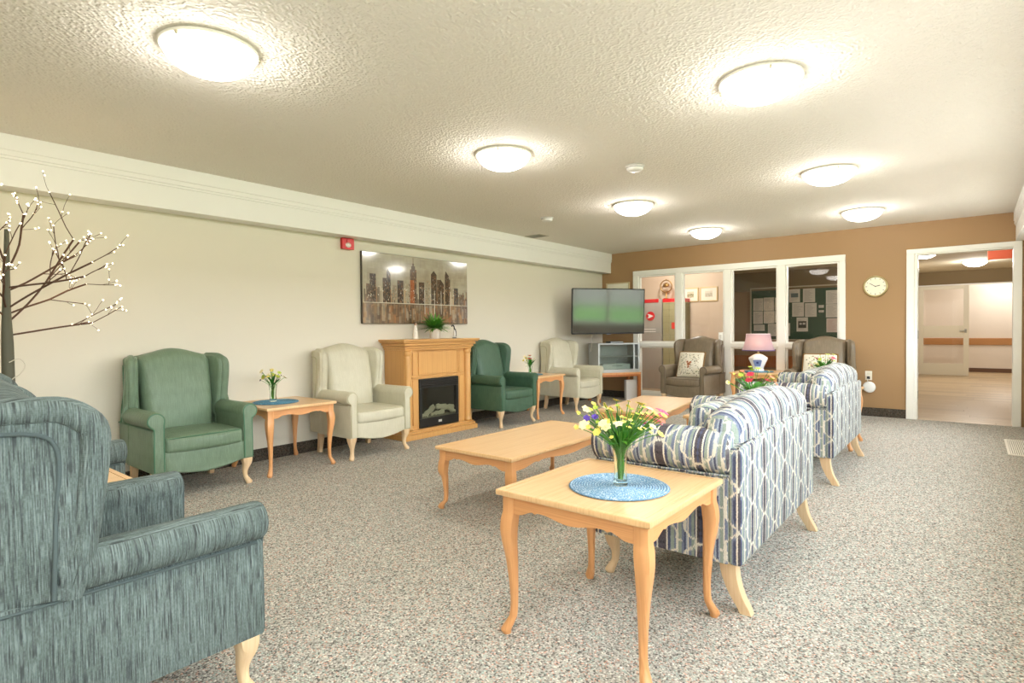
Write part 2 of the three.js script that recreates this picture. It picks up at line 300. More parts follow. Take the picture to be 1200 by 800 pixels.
{ // glass hall door
  const d = structGroup('door_2', 'cream framed glass door at the end of the hall'), m = std(0xe9e2cc, 0.45), z0 = -16.83, z1 = -16.785;
  mesh('stile', box(3.96, 4.06, 0.005, 2.1, z0, z1, 0.004), m, d); mesh('stile', box(4.81, 4.91, 0.005, 2.1, z0, z1, 0.004), m, d);
  for (const [a, b] of [[0.005, 0.28], [0.9, 1.17], [2.02, 2.1]]) mesh('rail', box(4.06, 4.81, a, b, z0, z1, 0.004), m, d);
  for (const [a, b] of [[0.28, 0.9], [1.17, 2.02]]) { const p = new THREE.PlaneGeometry(0.75, b - a); p.translate(4.435, (a + b) / 2, -16.807); mesh('pane', p, paneGlass, d); }
  mesh('handle', boxes([4.83, 4.87, 1.0, 1.09, z1, z1 + 0.012], [4.74, 4.86, 1.03, 1.055, z1 + 0.03, z1 + 0.045], [4.84, 4.86, 1.03, 1.055, z1, z1 + 0.045]), std(0xbcb8ac, 0.3, { metalness: 0.9 }), d);
}
{ // exit sign seen through the doorway
  const s = thing('exit_sign', 'red orange exit sign box under the hall ceiling', 'sign', [5.37, 2.275, -12.6]);
  mesh('housing', box(-0.2, 0.2, 0, 0.155, -0.03, 0.03, 0.008), std(0xe27a5c, 0.5, { emissive: 0xff5a34, emissiveIntensity: 0.2 }), s); mesh('mount', box(-0.03, 0.03, 0.155, 0.165, -0.02, 0.02), whitePaint, s);
}
// ---------------------------------------------------------------- mail station
{
  const z = -10.24, s = thing('mail_station', 'grey and olive mail locker with red top bands behind the glass', 'mailbox', [0, 0, z]);
  const grey = std(0xb0aaa0, 0.5), olive = std(0xa9a27a, 0.5), red = std(0xd8262c, 0.45), white = std(0xf5f3ee, 0.5);
  mesh('information_panel', box(-0.55, 0.36, 0, 1.73, -0.34, 0, 0.006), grey, s);
  mesh('red_band', box(-0.55, 0.3, 1.665, 1.732, 0, 0.008, 0.003), red, s);
  const logo = mesh('emblem_disc', new THREE.CylinderGeometry(0.088, 0.088, 0.008, 40).rotateX(Math.PI / 2).translate(0.13, 1.405, 0.004), red, s);
  const sh = poly([[-0.062, 0.042], [-0.012, 0.036], [0.064, 0.0], [-0.012, -0.036], [-0.062, -0.042], [-0.03, -0.012], [-0.052, -0.012], [-0.022, 0.006], [-0.04, 0.016]]);
  const wing = extrude(sh, 0.004); wing.translate(0.13, 1.405, 0.008); mesh('emblem_wing', prep(wing), white, logo);
  mesh('notice_strip', box(-0.2, 0.34, 1.075, 1.19, 0, 0.004), std(0xa9a79f, 0.5), s);
  for (const y of [1.10, 1.145]) mesh('text_line', box(-0.15, 0.24, y, y + 0.012, 0.004, 0.006), white, s);
  mesh('locker_body', box(0.38, 0.78, 0, 1.64, -0.34, -0.012), std(0x8f8860, 0.6), s);
  mesh('red_band', box(0.38, 0.78, 1.66, 1.73, -0.34, 0, 0.004), red, s); mesh('locker_head', box(0.38, 0.78, 1.64, 1.66, -0.34, 0), olive, s);
  for (let i = 0; i < 3; i++) for (let j = 0; j < 13; j++) mesh('locker_door', box(0.383 + i * 0.1325, 0.51 + i * 0.1325, 0.08 + j * 0.12, 0.196 + j * 0.12, -0.012, 0, 0.002), olive, s);
  mesh('red_plate', box(0.56, 0.68, 1.155, 1.275, 0, 0.006, 0.002), std(0xe5402f, 0.45), s);
  // ring ornament standing on the locker
  const o = thing('ring_ornament', 'brass ring ornament with a bird on top of the mail locker', 'ornament', [0.40, 1.731, z - 0.12]), brass = std(0xa8834a, 0.35, { metalness: 0.7 });
  mesh('base', lathe([[0, 0], [0.05, 0], [0.05, 0.012], [0.012, 0.02], [0.01, 0.13], [0, 0.13]], 20), brass, o);
  mesh('ring', new THREE.TorusGeometry(0.115, 0.011, 10, 40).translate(0, 0.245, 0), brass, o);
  mesh('bird_body', deform(new THREE.SphereGeometry(0.05, 16, 12), (v) => { v.x *= 1.35; v.z *= 0.5; v.y *= 0.75; v.y += 0.26 + 0.2 * v.x * Math.abs(v.x) * 8; }), brass, o);
  mesh('bird_wing', deform(new THREE.ConeGeometry(0.045, 0.12, 12), (v) => { v.z *= 0.2; const y = v.y; v.y = 0.3 + y * 0.4 - v.x * 0.3; v.x = v.x * 0.8 + y * 0.6; }), brass, o);
  mesh('finial', new THREE.SphereGeometry(0.014, 10, 8).translate(0, 0.37, 0), brass, o);
}
function framed(name, label, cat, w, h, pos, turn, print, frameMat, mat = 0xf1e8d6, border = 0.018) {
  const f = thing(name, label, cat, pos, turn);
  mesh('frame', boxes([-w / 2, w / 2, h - border, h, 0, 0.022], [-w / 2, w / 2, 0, border, 0, 0.022], [-w / 2, -w / 2 + border, border, h - border, 0, 0.022], [w / 2 - border, w / 2, border, h - border, 0, 0.022]), frameMat, f);
  mesh('mat_board', box(-w / 2 + border, w / 2 - border, border, h - border, 0, 0.012), std(mat, 0.8), f);
  if (print) { const g = new THREE.PlaneGeometry(w * 0.42, h * 0.42); g.translate(0, h * 0.52, 0.0135); mesh('print', g, std(0xffffff, 0.7, { map: print }), f); }
  return f;
}
function sketch(seed, sky, land) { return canvasTex(128, 96, (c, w, h) => { const r = rng(seed); c.fillStyle = sky; c.fillRect(0, 0, w, h); for (let i = 0; i < 160; i++) { c.fillStyle = land[Math.floor(r() * land.length)]; const y = h * (0.35 + 0.6 * r()); c.globalAlpha = 0.5; c.fillRect(r() * w, y, 3 + 18 * r(), 2 + 7 * r()); } }); }
const gilt = std(0xd9bf8a, 0.4, { metalness: 0.2 });
framed('framed_print', 'left framed landscape print on the beige wall behind the glass', 'picture', 0.31, 0.27, [0.79, 1.665, -10.6], 0, sketch(1, '#cfc9a8', ['#77744c', '#5f6240', '#9a9468']), gilt);
framed('framed_print', 'right framed pale sketch on the beige wall behind the glass', 'picture', 0.33, 0.27, [1.14, 1.665, -10.6], 0, sketch(2, '#ddd4bf', ['#b3a78c', '#c4b89c', '#a3967c']), gilt);
framed('framed_print', 'small framed print on the tan wall above the television', 'picture', 0.44, 0.34, [0.307, 1.605, -D], 0, sketch(3, '#dfe0c8', ['#b9bc96', '#a6ad84']), std(0xcdbd92, 0.45), 0xf2edd8, 0.02);
// ---------------------------------------------------------------- notice board with papers
{
  const b = thing('notice_board', 'green notice board covered in white papers behind the glass', 'board', [1.88, 0.9, -13.8]);
  mesh('board', box(-0.9, 0.9, 0, 1.15, 0, 0.02), std(0x3f5a44, 0.85), b);
  mesh('frame', boxes([-0.93, 0.93, 1.15, 1.18, 0, 0.035], [-0.93, 0.93, -0.03, 0, 0, 0.035], [-0.93, -0.9, 0, 1.15, 0, 0.035], [0.9, 0.93, 0, 1.15, 0, 0.035]), std(0xcfc6ac, 0.5), b);
  const print = (seed, mode) => canvasTex(96, 128, (c, w, h) => { const r = rng(seed); c.fillStyle = mode === 2 ? '#e6d9cd' : '#ebe7da'; c.fillRect(0, 0, w, h); for (let y = 14; y < h - 10; y += 7) { c.fillStyle = mode === 2 ? '#b48674' : '#8d8a80'; c.globalAlpha = 0.55; c.fillRect(10, y, (w - 20) * (0.4 + 0.6 * r()), 2.2); } c.globalAlpha = 1; if (mode === 1) { c.fillStyle = '#4a4a44'; c.fillRect(14, 34, w - 28, 62); c.fillStyle = '#d8d5cc'; c.fillRect(24, 50, 20, 16); c.fillRect(52, 48, 22, 18); } if (mode === 3) { c.fillStyle = '#6f7d7c'; c.fillRect(16, 40, w - 32, 40); } });
  const kinds = [print(1, 0), print(2, 0), print(3, 1), print(4, 2), print(5, 3)].map((t) => std(0xffffff, 0.8, { map: t }));
  [[1.02, 1.24, 1.55, 1.84, 0], [1.25, 1.47, 1.55, 1.85, 1], [1.49, 1.71, 1.55, 1.84, 0], [1.02, 1.23, 1.25, 1.54, 1], [1.25, 1.48, 1.26, 1.54, 0], [1.49, 1.77, 1.27, 1.54, 1], [1.03, 1.27, 1.09, 1.23, 0], [1.34, 1.55, 0.97, 1.25, 1], [1.56, 1.81, 0.97, 1.26, 0], [1.79, 2.01, 1.72, 2.01, 4], [2.07, 2.31, 1.71, 2.01, 1], [1.85, 2.09, 1.4, 1.71, 0], [2.11, 2.34, 1.39, 1.69, 1], [1.94, 2.17, 1.07, 1.38, 2], [2.52, 2.76, 1.66, 1.95, 0], [2.52, 2.76, 1.37, 1.655, 1], [2.53, 2.76, 1.05, 1.35, 3], [2.38, 2.48, 1.58, 1.64, 0], [2.38, 2.48, 1.48, 1.53, 0]].forEach(([x0, x1, y0, y1, k], i) => {
    const g = new THREE.BoxGeometry(x1 - x0, y1 - y0, 0.002); g.translate((x0 + x1) / 2 - 1.88, (y0 + y1) / 2 - 0.9, 0.0215 + 0.0012 * (i % 3)); mesh('paper', g, kinds[k], b);
  });
}
// ---------------------------------------------------------------- ceiling lights
const domeMat = std(0xffffff, 0.35, { emissive: 0xfffaf0, emissiveIntensity: DOME_GLOW });
const ringMat = std(0xf4f1e6, 0.35), clipMat = std(0xcfc6ad, 0.3, { metalness: 0.8 });
const domeGeo = (() => { const p = []; for (let i = 0; i <= 14; i++) { const a = i / 14 * Math.PI / 2; p.push([0.19 * Math.sin(a), -0.118 + 0.1 * (1 - Math.cos(a)) ** 0.95]); } return lathe(p, 40); })();
const ringGeo = lathe([[0, -0.001], [0.198, -0.001], [0.205, -0.005], [0.206, -0.013], [0.2, -0.017], [0.19, -0.0165], [0.17, -0.012], [0, -0.012]], 40);
const clipGeo = merge([new THREE.CylinderGeometry(0.006, 0.006, 0.02, 10).rotateX(Math.PI / 2).translate(0, -0.026, 0.19), new THREE.SphereGeometry(0.009, 10, 8).translate(0, -0.026, 0.202)]);
const dimDome = std(0xffffff, 0.35, { emissive: 0xfff4de, emissiveIntensity: 5 });
function ceilingLight(x, z, label, k = 1, group = 'round ceiling lights', dome = domeMat) {
  const t = thing('ceiling_light', label, 'light', [x, H, z], 0, group);
  mesh('base_ring', ringGeo, ringMat, t);
  mesh('glass_dome', domeGeo, dome, t);
  for (let i = 0; i < 3; i++) { const c = mesh('clip', clipGeo, clipMat, t); c.rotation.y = 0.5 + i * 2.0944; }
  const l = new THREE.PointLight(LAMP_COLOR, LAMP * k); l.position.set(0, -0.05, 0); l.castShadow = true; l.shadow.radius = 3; t.add(l);
  return t;
}
[[2.3, -1.16, 'glowing dome ceiling light nearest the viewer on the left, largest in view'], [4.127, -3.12, 'glowing dome ceiling light nearest the viewer on the right, above the loveseats'], [2.32, -3.205, 'glowing dome ceiling light second from the viewer in the left row'], [4.06, -5.3, 'middle glowing dome ceiling light of the right row'], [2.26, -5.36, 'glowing dome ceiling light third from the viewer in the left row'], [4.03, -7.35, 'farthest glowing dome ceiling light of the right row'], [2.27, -7.38, 'farthest glowing dome ceiling light of the left row, nearest the glazed partition'],
  [4.13, -1.05, 'dome ceiling light overhead beside the viewer'], [2.3, 0.92, 'dome ceiling light behind the viewer on the left'], [4.13, 0.98, 'dome ceiling light behind the viewer on the right']].forEach((a) => ceilingLight(...a));
ceilingLight(5.01, -14.5, 'glowing dome light on the hall ceiling seen through the doorway', 4, 'hall lights');
ceilingLight(4.32, -12.15, 'glowing dome light at the top left of the doorway view', 3.2, 'hall lights');
ceilingLight(0.75, -9.6, 'dome light over the mail alcove', 3.4, 'hall lights', dimDome);
ceilingLight(5.6, -17.6, 'dome light beyond the glass hall door', 3, 'hall lights');

// ---------------------------------------------------------------- smaller ceiling and wall fittings
function detector(x, z, label) {
  const t = thing('smoke_detector', label, 'detector', [x, H, z]);
  mesh('base', lathe([[0, -0.001], [0.075, -0.001], [0.075, -0.012], [0, -0.012]], 28), whitePaint, t);
  mesh('cap', lathe([[0.066, -0.012], [0.064, -0.03], [0.05, -0.042], [0.02, -0.046], [0, -0.046]], 28), whitePaint, t);
  mesh('grille', lathe([[0.0665, -0.017], [0.0665, -0.022]], 28), std(0x55524a, 0.6), t);
}
detector(2.915, -4.106, 'round white smoke detector in the middle of the ceiling'); detector(1.194, -5.325, 'round white smoke detector near the soffit beside the ceiling vent');
{
  const t = thing('ceiling_vent', 'small grey slatted ceiling vent beside the soffit', 'vent', [0.36, H, -6.25]);
  mesh('frame', boxes([-0.13, 0.13, -0.008, -0.001, -0.1, -0.085], [-0.13, 0.13, -0.008, -0.001, 0.085, 0.1], [-0.13, -0.115, -0.008, -0.001, -0.085, 0.085], [0.115, 0.13, -0.008, -0.001, -0.085, 0.085]), std(0xb9b19c, 0.5), t);
  mesh('backing', box(-0.115, 0.115, -0.003, -0.001, -0.085, 0.085), std(0x3c3a34, 0.9), t);
  for (let i = 0; i < 7; i++) mesh('slat', box(-0.115, 0.115, -0.007, -0.0045, -0.08 + i * 0.024, -0.066 + i * 0.024), std(0x8f8a7a, 0.5), t);
}
{ // fire alarm under the soffit
  const t = thing('fire_alarm', 'red fire alarm on the cream wall under the soffit', 'alarm', [0, 1.998, -3.455], Math.PI / 2);
  mesh('back_box', box(-0.066, 0.066, 0, 0.112, 0, 0.035, 0.006), std(0xc92a2a, 0.4), t); mesh('front_plate', box(-0.07, 0.07, -0.004, 0.11, 0.035, 0.045, 0.004), std(0xd63030, 0.35), t);
  mesh('horn', prep(deform(lathe([[0, 0.012], [0.012, 0.014], [0.028, 0.006], [0.034, 0], [0, 0]], 24).rotateX(Math.PI / 2), (v) => { v.y = v.y * 0.75 + 0.04; v.z += 0.045; })), std(0xece8e0, 0.25, { metalness: 0.3 }), t);
  mesh('strobe', box(-0.02, 0.02, 0.066, 0.095, 0.045, 0.055, 0.004), std(0xd94a45, 0.3), t);
}
{ // wall clock
  const t = thing('wall_clock', 'round cream wall clock with gilt rim on the tan wall', 'clock', [4.01, 1.674, -D]), dark = std(0x3c362a, 0.6);
  mesh('rim', lathe([[0.118, 0], [0.135, 0.004], [0.138, 0.018], [0.13, 0.028], [0.12, 0.024], [0.116, 0.016]], 48).rotateX(Math.PI / 2), std(0xb9a878, 0.3, { metalness: 0.6 }), t);
  mesh('face', new THREE.CylinderGeometry(0.119, 0.119, 0.014, 48).rotateX(Math.PI / 2).translate(0, 0, 0.008), std(0xf1ead3, 0.5), t);
  for (let i = 0; i < 12; i++) { const g = new THREE.BoxGeometry(0.006, i % 3 ? 0.012 : 0.02, 0.002); g.translate(0, 0.1, 0.016); g.rotateZ(i * Math.PI / 6); mesh('hour_mark', g, dark, t); }
  for (const [n, l, w, a, z] of [['hour_hand', 0.06, 0.008, -1.35, 0.0175], ['minute_hand', 0.085, 0.006, 1.0, 0.0195]]) { const g = new THREE.BoxGeometry(w, l, 0.0015); g.translate(0, l / 2 - 0.008, z); g.rotateZ(a); mesh(n, g, dark, t); }
  mesh('hub', new THREE.CylinderGeometry(0.006, 0.006, 0.006, 12).rotateX(Math.PI / 2).translate(0, 0, 0.019), dark, t);
}
{
  const t = thing('wall_outlet', 'cream wall outlet near the doorway', 'outlet', [3.937, 0.465, -D]);
  mesh('plate', box(-0.038, 0.038, 0, 0.118, 0, 0.007, 0.003), std(0xf0ead8, 0.4), t);
  mesh('socket', box(-0.017, 0.017, 0.068, 0.098, 0.007, 0.0095, 0.001), std(0xe6dfca, 0.4), t); mesh('plug', box(-0.016, 0.016, 0.014, 0.05, 0.007, 0.034, 0.004), std(0x3a3733, 0.5), t);
  const d = thing('plug_in_device', 'round white plug-in device hanging below the wall outlet', 'device', [3.945, 0.375, -D]);
  mesh('body', lathe([[0, 0.045], [0.05, 0.043], [0.068, 0.034], [0.073, 0.02], [0.07, 0], [0, 0]], 36).rotateX(Math.PI / 2), std(0xf1f0ea, 0.35), d);
  mesh('cord', tube([[0, 0.05, 0.045], [-0.012, 0.075, 0.05], [-0.014, 0.105, 0.035], [-0.008, 0.118, 0.03]], 0.003, 16, 6), std(0xe4e2da, 0.5), d);
  const s = thing('wall_switch', 'white socket plate beside the brown armchair at the partition', 'switch', [2.045, 0.965, -D + 0.03]);
  mesh('plate', box(-0.035, 0.035, 0, 0.13, -0.05, 0.006, 0.003), std(0xf6f4ec, 0.4), s); mesh('rocker', box(-0.014, 0.014, 0.035, 0.095, 0.006, 0.01, 0.002), std(0xdedbd0, 0.4), s);
}
{ // floor register
  const t = thing('floor_register', 'white slatted floor register under the window wall', 'vent', [5.315, 0.0, -7.14]), m = std(0xefe9dc, 0.4);
  mesh('frame', boxes([-0.08, 0.08, 0, 0.008, -0.44, -0.42], [-0.08, 0.08, 0, 0.008, 0.42, 0.44], [-0.08, -0.06, 0, 0.008, -0.42, 0.42], [0.06, 0.08, 0, 0.008, -0.42, 0.42]), m, t);
  mesh('duct', box(-0.06, 0.06, 0, 0.002, -0.42, 0.42), std(0x7d776b, 0.8), t);
  for (let i = 0; i < 8; i++) mesh('slat', box(-0.056 + i * 0.0145, -0.047 + i * 0.0145, 0.002, 0.007, -0.42, 0.42), m, t);
}

// ---------------------------------------------------------------- wing chairs
function cabriole(h, sx, sz, k = 1) {
  const o = (d) => [d * sx * k, d * sz * k];
  return loft([[h + 0.01, ...o(0), 0.036 * k, 0.036 * k, 0.6], [h - 0.01, ...o(0.002), 0.037 * k, 0.037 * k, 0.5], [h * 0.74, ...o(0.004), 0.03 * k, 0.03 * k, 0.25], [h * 0.5, ...o(-0.006), 0.02 * k, 0.02 * k, 0.1], [h * 0.28, ...o(-0.004), 0.0175 * k, 0.0175 * k, 0], [h * 0.15, ...o(0.008), 0.022 * k, 0.022 * k, 0], [h * 0.06, ...o(0.016), 0.024 * k, 0.024 * k, 0], [0, ...o(0.015), 0.019 * k, 0.019 * k, 0]], 14, 3);
}
// local: faces +z, front at z = 0.36, back at z = -0.33
const wingGeo = {};
{
  const armShape = (s) => { const p = []; for (let i = 0; i <= 22; i++) { const a = (-0.42 + 1.55 * i / 22) * Math.PI; p.push([0.322 + 0.06 * Math.cos(a), 0.558 + 0.06 * Math.sin(a)]); } const pts = [[0.268, 0.2], [0.345, 0.2], [0.345, 0.49], ...p, [0.268, 0.53]]; return poly(pts.map(([x, y]) => [s * x, y])); };
  wingGeo.arm = [1, -1].map((s) => { const g = extrude(armShape(s), 0.5, 0.014, 3); g.translate(0, 0, -0.155); deform(g, (v) => { if (v.z < -0.1 && v.y > 0.49) { v.x = s * 0.31 + (v.x - s * 0.31) * 0.88; } }); const l = softBox(0.077, 0.31, 0.2, 0.012).translate(s * 0.3065, 0.355, -0.21); return merge([prep(g, 0.75), prep(l, 0.75)]); });
  wingGeo.armPipe = [1, -1].map((s) => { const p = []; for (let i = 0; i <= 16; i++) { const a = (-0.35 + 1.4 * i / 16) * Math.PI; p.push([s * (0.322 + 0.05 * Math.cos(a)), 0.558 + 0.05 * Math.sin(a), 0.355]); } return merge([tube([[s * 0.336, 0.21, 0.355], [s * 0.336, 0.35, 0.355], [s * 0.336, 0.5, 0.355], ...p, [s * 0.277, 0.45, 0.355], [s * 0.277, 0.33, 0.355], [s * 0.277, 0.21, 0.355]], 0.0055, 60, 6), tube([[s * 0.352, 0.497, 0.33], [s * 0.352, 0.497, 0], [s * 0.349, 0.497, -0.3]], 0.0045, 12, 6)]); });
  wingGeo.base = prep(softBox(0.6, 0.14, 0.6, 0.02).translate(0, 0.275, 0.0), 0.7);
  const rail = new THREE.Shape(); rail.moveTo(-0.275, 0.335); rail.lineTo(0.275, 0.335); rail.lineTo(0.275, 0.2); rail.quadraticCurveTo(0.12, 0.165, 0, 0.16); rail.quadraticCurveTo(-0.12, 0.165, -0.275, 0.2); rail.closePath();
  wingGeo.rail = prep(deform(extrude(rail, 0.05, 0.012, 3, 12).translate(0, 0, 0.29), (v) => { if (v.z > 0.3) v.z += 0.012 * (1 - (v.x / 0.275) ** 2); }), 0.75);
  wingGeo.seat = prep(deform(softBox(0.545, 0.115, 0.56, 0.032, [0, 0.016, 0.012]).translate(0, 0.378, 0.075), (v) => { if (v.z > 0.3) v.z += 0.018 * (1 - (v.x / 0.28) ** 2); }), 0.8);
  wingGeo.seatPipe = tube([-1, 1].flatMap((s) => s < 0 ? [[-0.27, 0.424, 0.3], [-0.255, 0.424, 0.342], [-0.15, 0.427, 0.362], [0, 0.429, 0.37]] : [[0.15, 0.427, 0.362], [0.255, 0.424, 0.342], [0.27, 0.424, 0.3]]), 0.004, 40, 6);
  const lean = (v) => { const t = Math.max(0, (v.y - 0.36) / 0.66); v.z -= 0.13 * t - 0.02 * Math.sin(Math.PI * Math.min(1, t)); };
  const camel = (x, hw) => Math.cos(Math.min(1, Math.abs(x) / hw) * Math.PI) * 0.5 + 0.5;
  wingGeo.back = prep(deform(softBox(0.5, 0.61, 0.15, 0.06, [0, 0, 0.024], 14).translate(0, 0.68, -0.12), (v) => { const t = Math.max(0, (v.y - 0.5) / 0.48); v.x *= 0.95 + 0.09 * t; v.y += 0.055 * camel(v.x, 0.27) * t; lean(v); }), 0.9);
  wingGeo.outside = prep(deform(softBox(0.63, 0.79, 0.06, 0.028, [0, 0, 0.006], 14).translate(0, 0.585, -0.225), (v) => { const t = Math.max(0, (v.y - 0.5) / 0.48); v.y += 0.05 * camel(v.x, 0.3) * t; v.z -= 0.075 * Math.max(0, (v.y - 0.25) / 0.75); }), 0.9);
  // wing panel drawn in (z, y); front edge bellies forward above the arm
  const wingPts = [[-0.3, 0.5], [-0.13, 0.5], [-0.1, 0.62], [-0.086, 0.72], [-0.072, 0.84], [-0.072, 0.912], [-0.095, 0.956], [-0.145, 0.976], [-0.2, 0.98], [-0.27, 0.98], [-0.3, 0.97]];
  const wshape = (() => { const s = new THREE.Shape(); s.moveTo(...wingPts[0]); s.lineTo(...wingPts[1]); s.splineThru(wingPts.slice(2, 9).map((p) => new THREE.Vector2(...p))); s.lineTo(...wingPts[9]); s.lineTo(...wingPts[10]); s.closePath(); return s; })();
  const place = (g, s) => deform(g, (v) => { const z = v.x, y = v.y, d = v.z; const flare = 0.3 * (z + 0.3); const low = d > 0.03 && y < 0.66 ? 0.022 * Math.min(1, (0.66 - y) / 0.06) : 0; v.set(s * (0.236 + d + flare + low), y, z); });
  wingGeo.wing = [1, -1].map((s) => prep(fix(place(extrude(wshape, 0.05, 0.018, 4, 12), s), s), 0.85));
  const rollOf = (R) => [1, -1].map((s) => { const g = tube(wingPts.slice(1, 10).map(([z, y]) => [s * (0.236 + (R > 0.03 ? 0.046 : 0.027) + 0.3 * (z + 0.3)), y - (y > 0.94 ? R * 0.4 : 0), z - (z > -0.14 ? R * 0.4 : 0)]), R, 48, 12); return prep(g, 0.9); });
  wingGeo.wingRoll = rollOf(0.036); wingGeo.wingRollSlim = rollOf(0.027);
  wingGeo.wingPipe = [1, -1].map((s) => tube([[-0.178, 0.51], [-0.172, 0.62], [-0.166, 0.72], [-0.158, 0.82], [-0.162, 0.872], [-0.178, 0.902], [-0.215, 0.915], [-0.26, 0.918], [-0.31, 0.916]].map(([z, y]) => [s * (0.236 + 0.0765 + (y < 0.66 ? 0.02 * Math.min(1, (0.66 - y) / 0.06) : 0) + 0.3 * (z + 0.3)), y, z]), 0.0055, 40, 6));
  function fix(g, s) { if (s > 0) { g = g.index ? g.toNonIndexed() : g; const p = g.attributes.position; for (let i = 0; i < p.count; i += 3) { const b = [p.getX(i + 1), p.getY(i + 1), p.getZ(i + 1)]; p.setXYZ(i + 1, p.getX(i + 2), p.getY(i + 2), p.getZ(i + 2)); p.setXYZ(i + 2, ...b); } } return g; }
  wingGeo.front = [1, -1].map((s) => cabriole(0.205, s * 0.9, 0.9));
  wingGeo.rear = [1, -1].map((s) => loft([[0.21, 0, 0, 0.026, 0.026, 0.9], [0.1, 0, -0.012, 0.022, 0.024, 0.9], [0, 0, -0.03, 0.018, 0.022, 0.9]], 12, 2));
}
function wingChair(name, label, pos, turn, fabric, piping, group) {
  const c = thing(name, label, 'armchair', pos, turn, group);
  mesh('seat_frame', wingGeo.base, fabric, c); mesh('front_rail', wingGeo.rail, fabric, c);
  const seat = mesh('seat_cushion', wingGeo.seat, fabric, c); mesh('piping', wingGeo.seatPipe, piping, seat);
  mesh('backrest', wingGeo.back, fabric, c); mesh('outside_back', wingGeo.outside, fabric, c);
  for (const i of [0, 1]) {
    const s = i ? -1 : 1;
    const a = mesh('arm', wingGeo.arm[i], fabric, c); mesh('piping', wingGeo.armPipe[i], piping, a);
    const w = mesh('wing', wingGeo.wing[i], fabric, c); mesh('rolled_edge', (fabric === stripeFabric ? wingGeo.wingRoll : wingGeo.wingRollSlim)[i], fabric, w); mesh('piping', wingGeo.wingPipe[i], piping, w);
    const f = mesh('leg', wingGeo.front[i], paleWood, c); f.position.set(s * 0.305, 0, 0.31);
    const b = mesh('leg', wingGeo.rear[i], paleWood, c); b.position.set(s * 0.28, 0, -0.215);
  }
  return c;
}
const Q = Math.PI / 2;
wingChair('wing_chair', 'sage green vinyl wing armchair against the cream wall', [0.342, 0, -1.772], Q, greenVinyl, std(0x4a7558, 0.5));
wingChair('wing_chair', 'cream vinyl wing armchair left of the fireplace', [0.35, 0, -3.335], Q, creamVinyl, std(0xb9b290, 0.5));
wingChair('wing_chair', 'dark green vinyl wing armchair right of the fireplace', [0.342, 0, -5.42], Q, deepGreenVinyl, std(0x2c5a3e, 0.5));
wingChair('wing_chair', 'cream vinyl wing armchair beside the television stand', [0.345, 0, -7.06], Q, creamVinyl, std(0xb9b290, 0.5));
wingChair('wing_chair', 'slate blue striped fabric wing armchair nearest the viewer', [2.9, 0, -0.53], Math.PI, stripeFabric, pipingBlue);
wingChair('wing_chair', 'slate blue striped wing armchair behind the nearest armchair, mostly hidden', [1.295, 0, -0.63], Math.PI, stripeFabric, pipingBlue);
wingChair('wing_chair', 'brown wing armchair with a floral cushion left of the lamp table', [1.765, 0, -8.24], -0.1, brownVinyl, std(0x5d4f3c, 0.5));
wingChair('wing_chair', 'brown wing armchair with a floral cushion right of the lamp table, behind the loveseat', [3.46, 0, -8.24], 0, brownVinyl, std(0x5d4f3c, 0.5));

// embroidered cushions on the brown chairs
const floral = canvasTex(256, 256, (c, w, h) => {
  const r = rng(17); c.fillStyle = '#e6dfcc'; c.fillRect(0, 0, w, h);
  for (let i = 0; i < 110; i++) { const x = w * (0.08 + 0.84 * r()), y = h * (0.08 + 0.84 * r()); c.strokeStyle = ['#7c8460', '#8a8a72', '#6f7358'][i % 3]; c.lineWidth = 2; c.beginPath(); c.moveTo(x, y); c.quadraticCurveTo(x + 16 * (r() - 0.5), y + 16 * (r() - 0.5), x + 30 * (r() - 0.5), y + 30 * (r() - 0.5)); c.stroke(); c.fillStyle = ['#7b7f5c', '#596046', '#a2876a', '#8d6f52'][i % 4]; c.beginPath(); c.ellipse(x, y, 3 + 3 * r(), 2 + 2 * r(), r() * 3, 0, 7); c.fill(); }
  for (const [x, y, s] of [[128, 130, 20], [112, 108, 12], [146, 112, 12], [128, 158, 12]]) { c.fillStyle = '#a5663f'; for (let k = 0; k < 5; k++) { c.beginPath(); c.ellipse(x + s * 0.6 * Math.cos(k * 1.257), y + s * 0.6 * Math.sin(k * 1.257), s * 0.45, s * 0.35, k * 1.257, 0, 7); c.fill(); } c.fillStyle = '#6a3f2a'; c.beginPath(); c.arc(x, y, s * 0.25, 0, 7); c.fill(); }
});
const floralMat = std(0xffffff, 0.85, { map: floral }), fringe = std(0x8a6a3e, 0.9);
function cushion(pos, turn, label) {
  const t = thing('throw_cushion', label, 'cushion', pos, turn, 'floral cushions on the brown armchairs');
  const g = softBox(0.38, 0.38, 0.06, 0.02, [0, 0, 0.045], 14); const p = toCreasedNormals(g, 1.2), uv = []; for (let i = 0; i < p.attributes.position.count; i++) uv.push(p.attributes.position.getX(i) / 0.38 + 0.5, p.attributes.position.getY(i) / 0.38 + 0.5); p.setAttribute('uv', new THREE.Float32BufferAttribute(uv, 2));
  const tilt = (m) => { m.rotation.x = -0.33; m.position.set(0, 0.195, 0); };
  tilt(mesh('cover', p, floralMat, t));
  const e = 0.197, b = []; for (let k = 0; k < 4; k++) for (let i = 0; i < 12; i++) { const u = -e + 2 * e * i / 12; b.push(k === 0 ? [u, e, 0] : k === 1 ? [e, -u, 0] : k === 2 ? [-u, -e, 0] : [-e, u, 0]); }
  tilt(mesh('fringe', tube(b, 0.011, 96, 8, true), fringe, t));
}
cushion([1.765, 0.425, -8.13], -0.1, 'floral embroidered cushion on the brown armchair left of the lamp');
cushion([3.46, 0.425, -8.13], 0, 'floral embroidered cushion on the brown armchair right of the lamp');

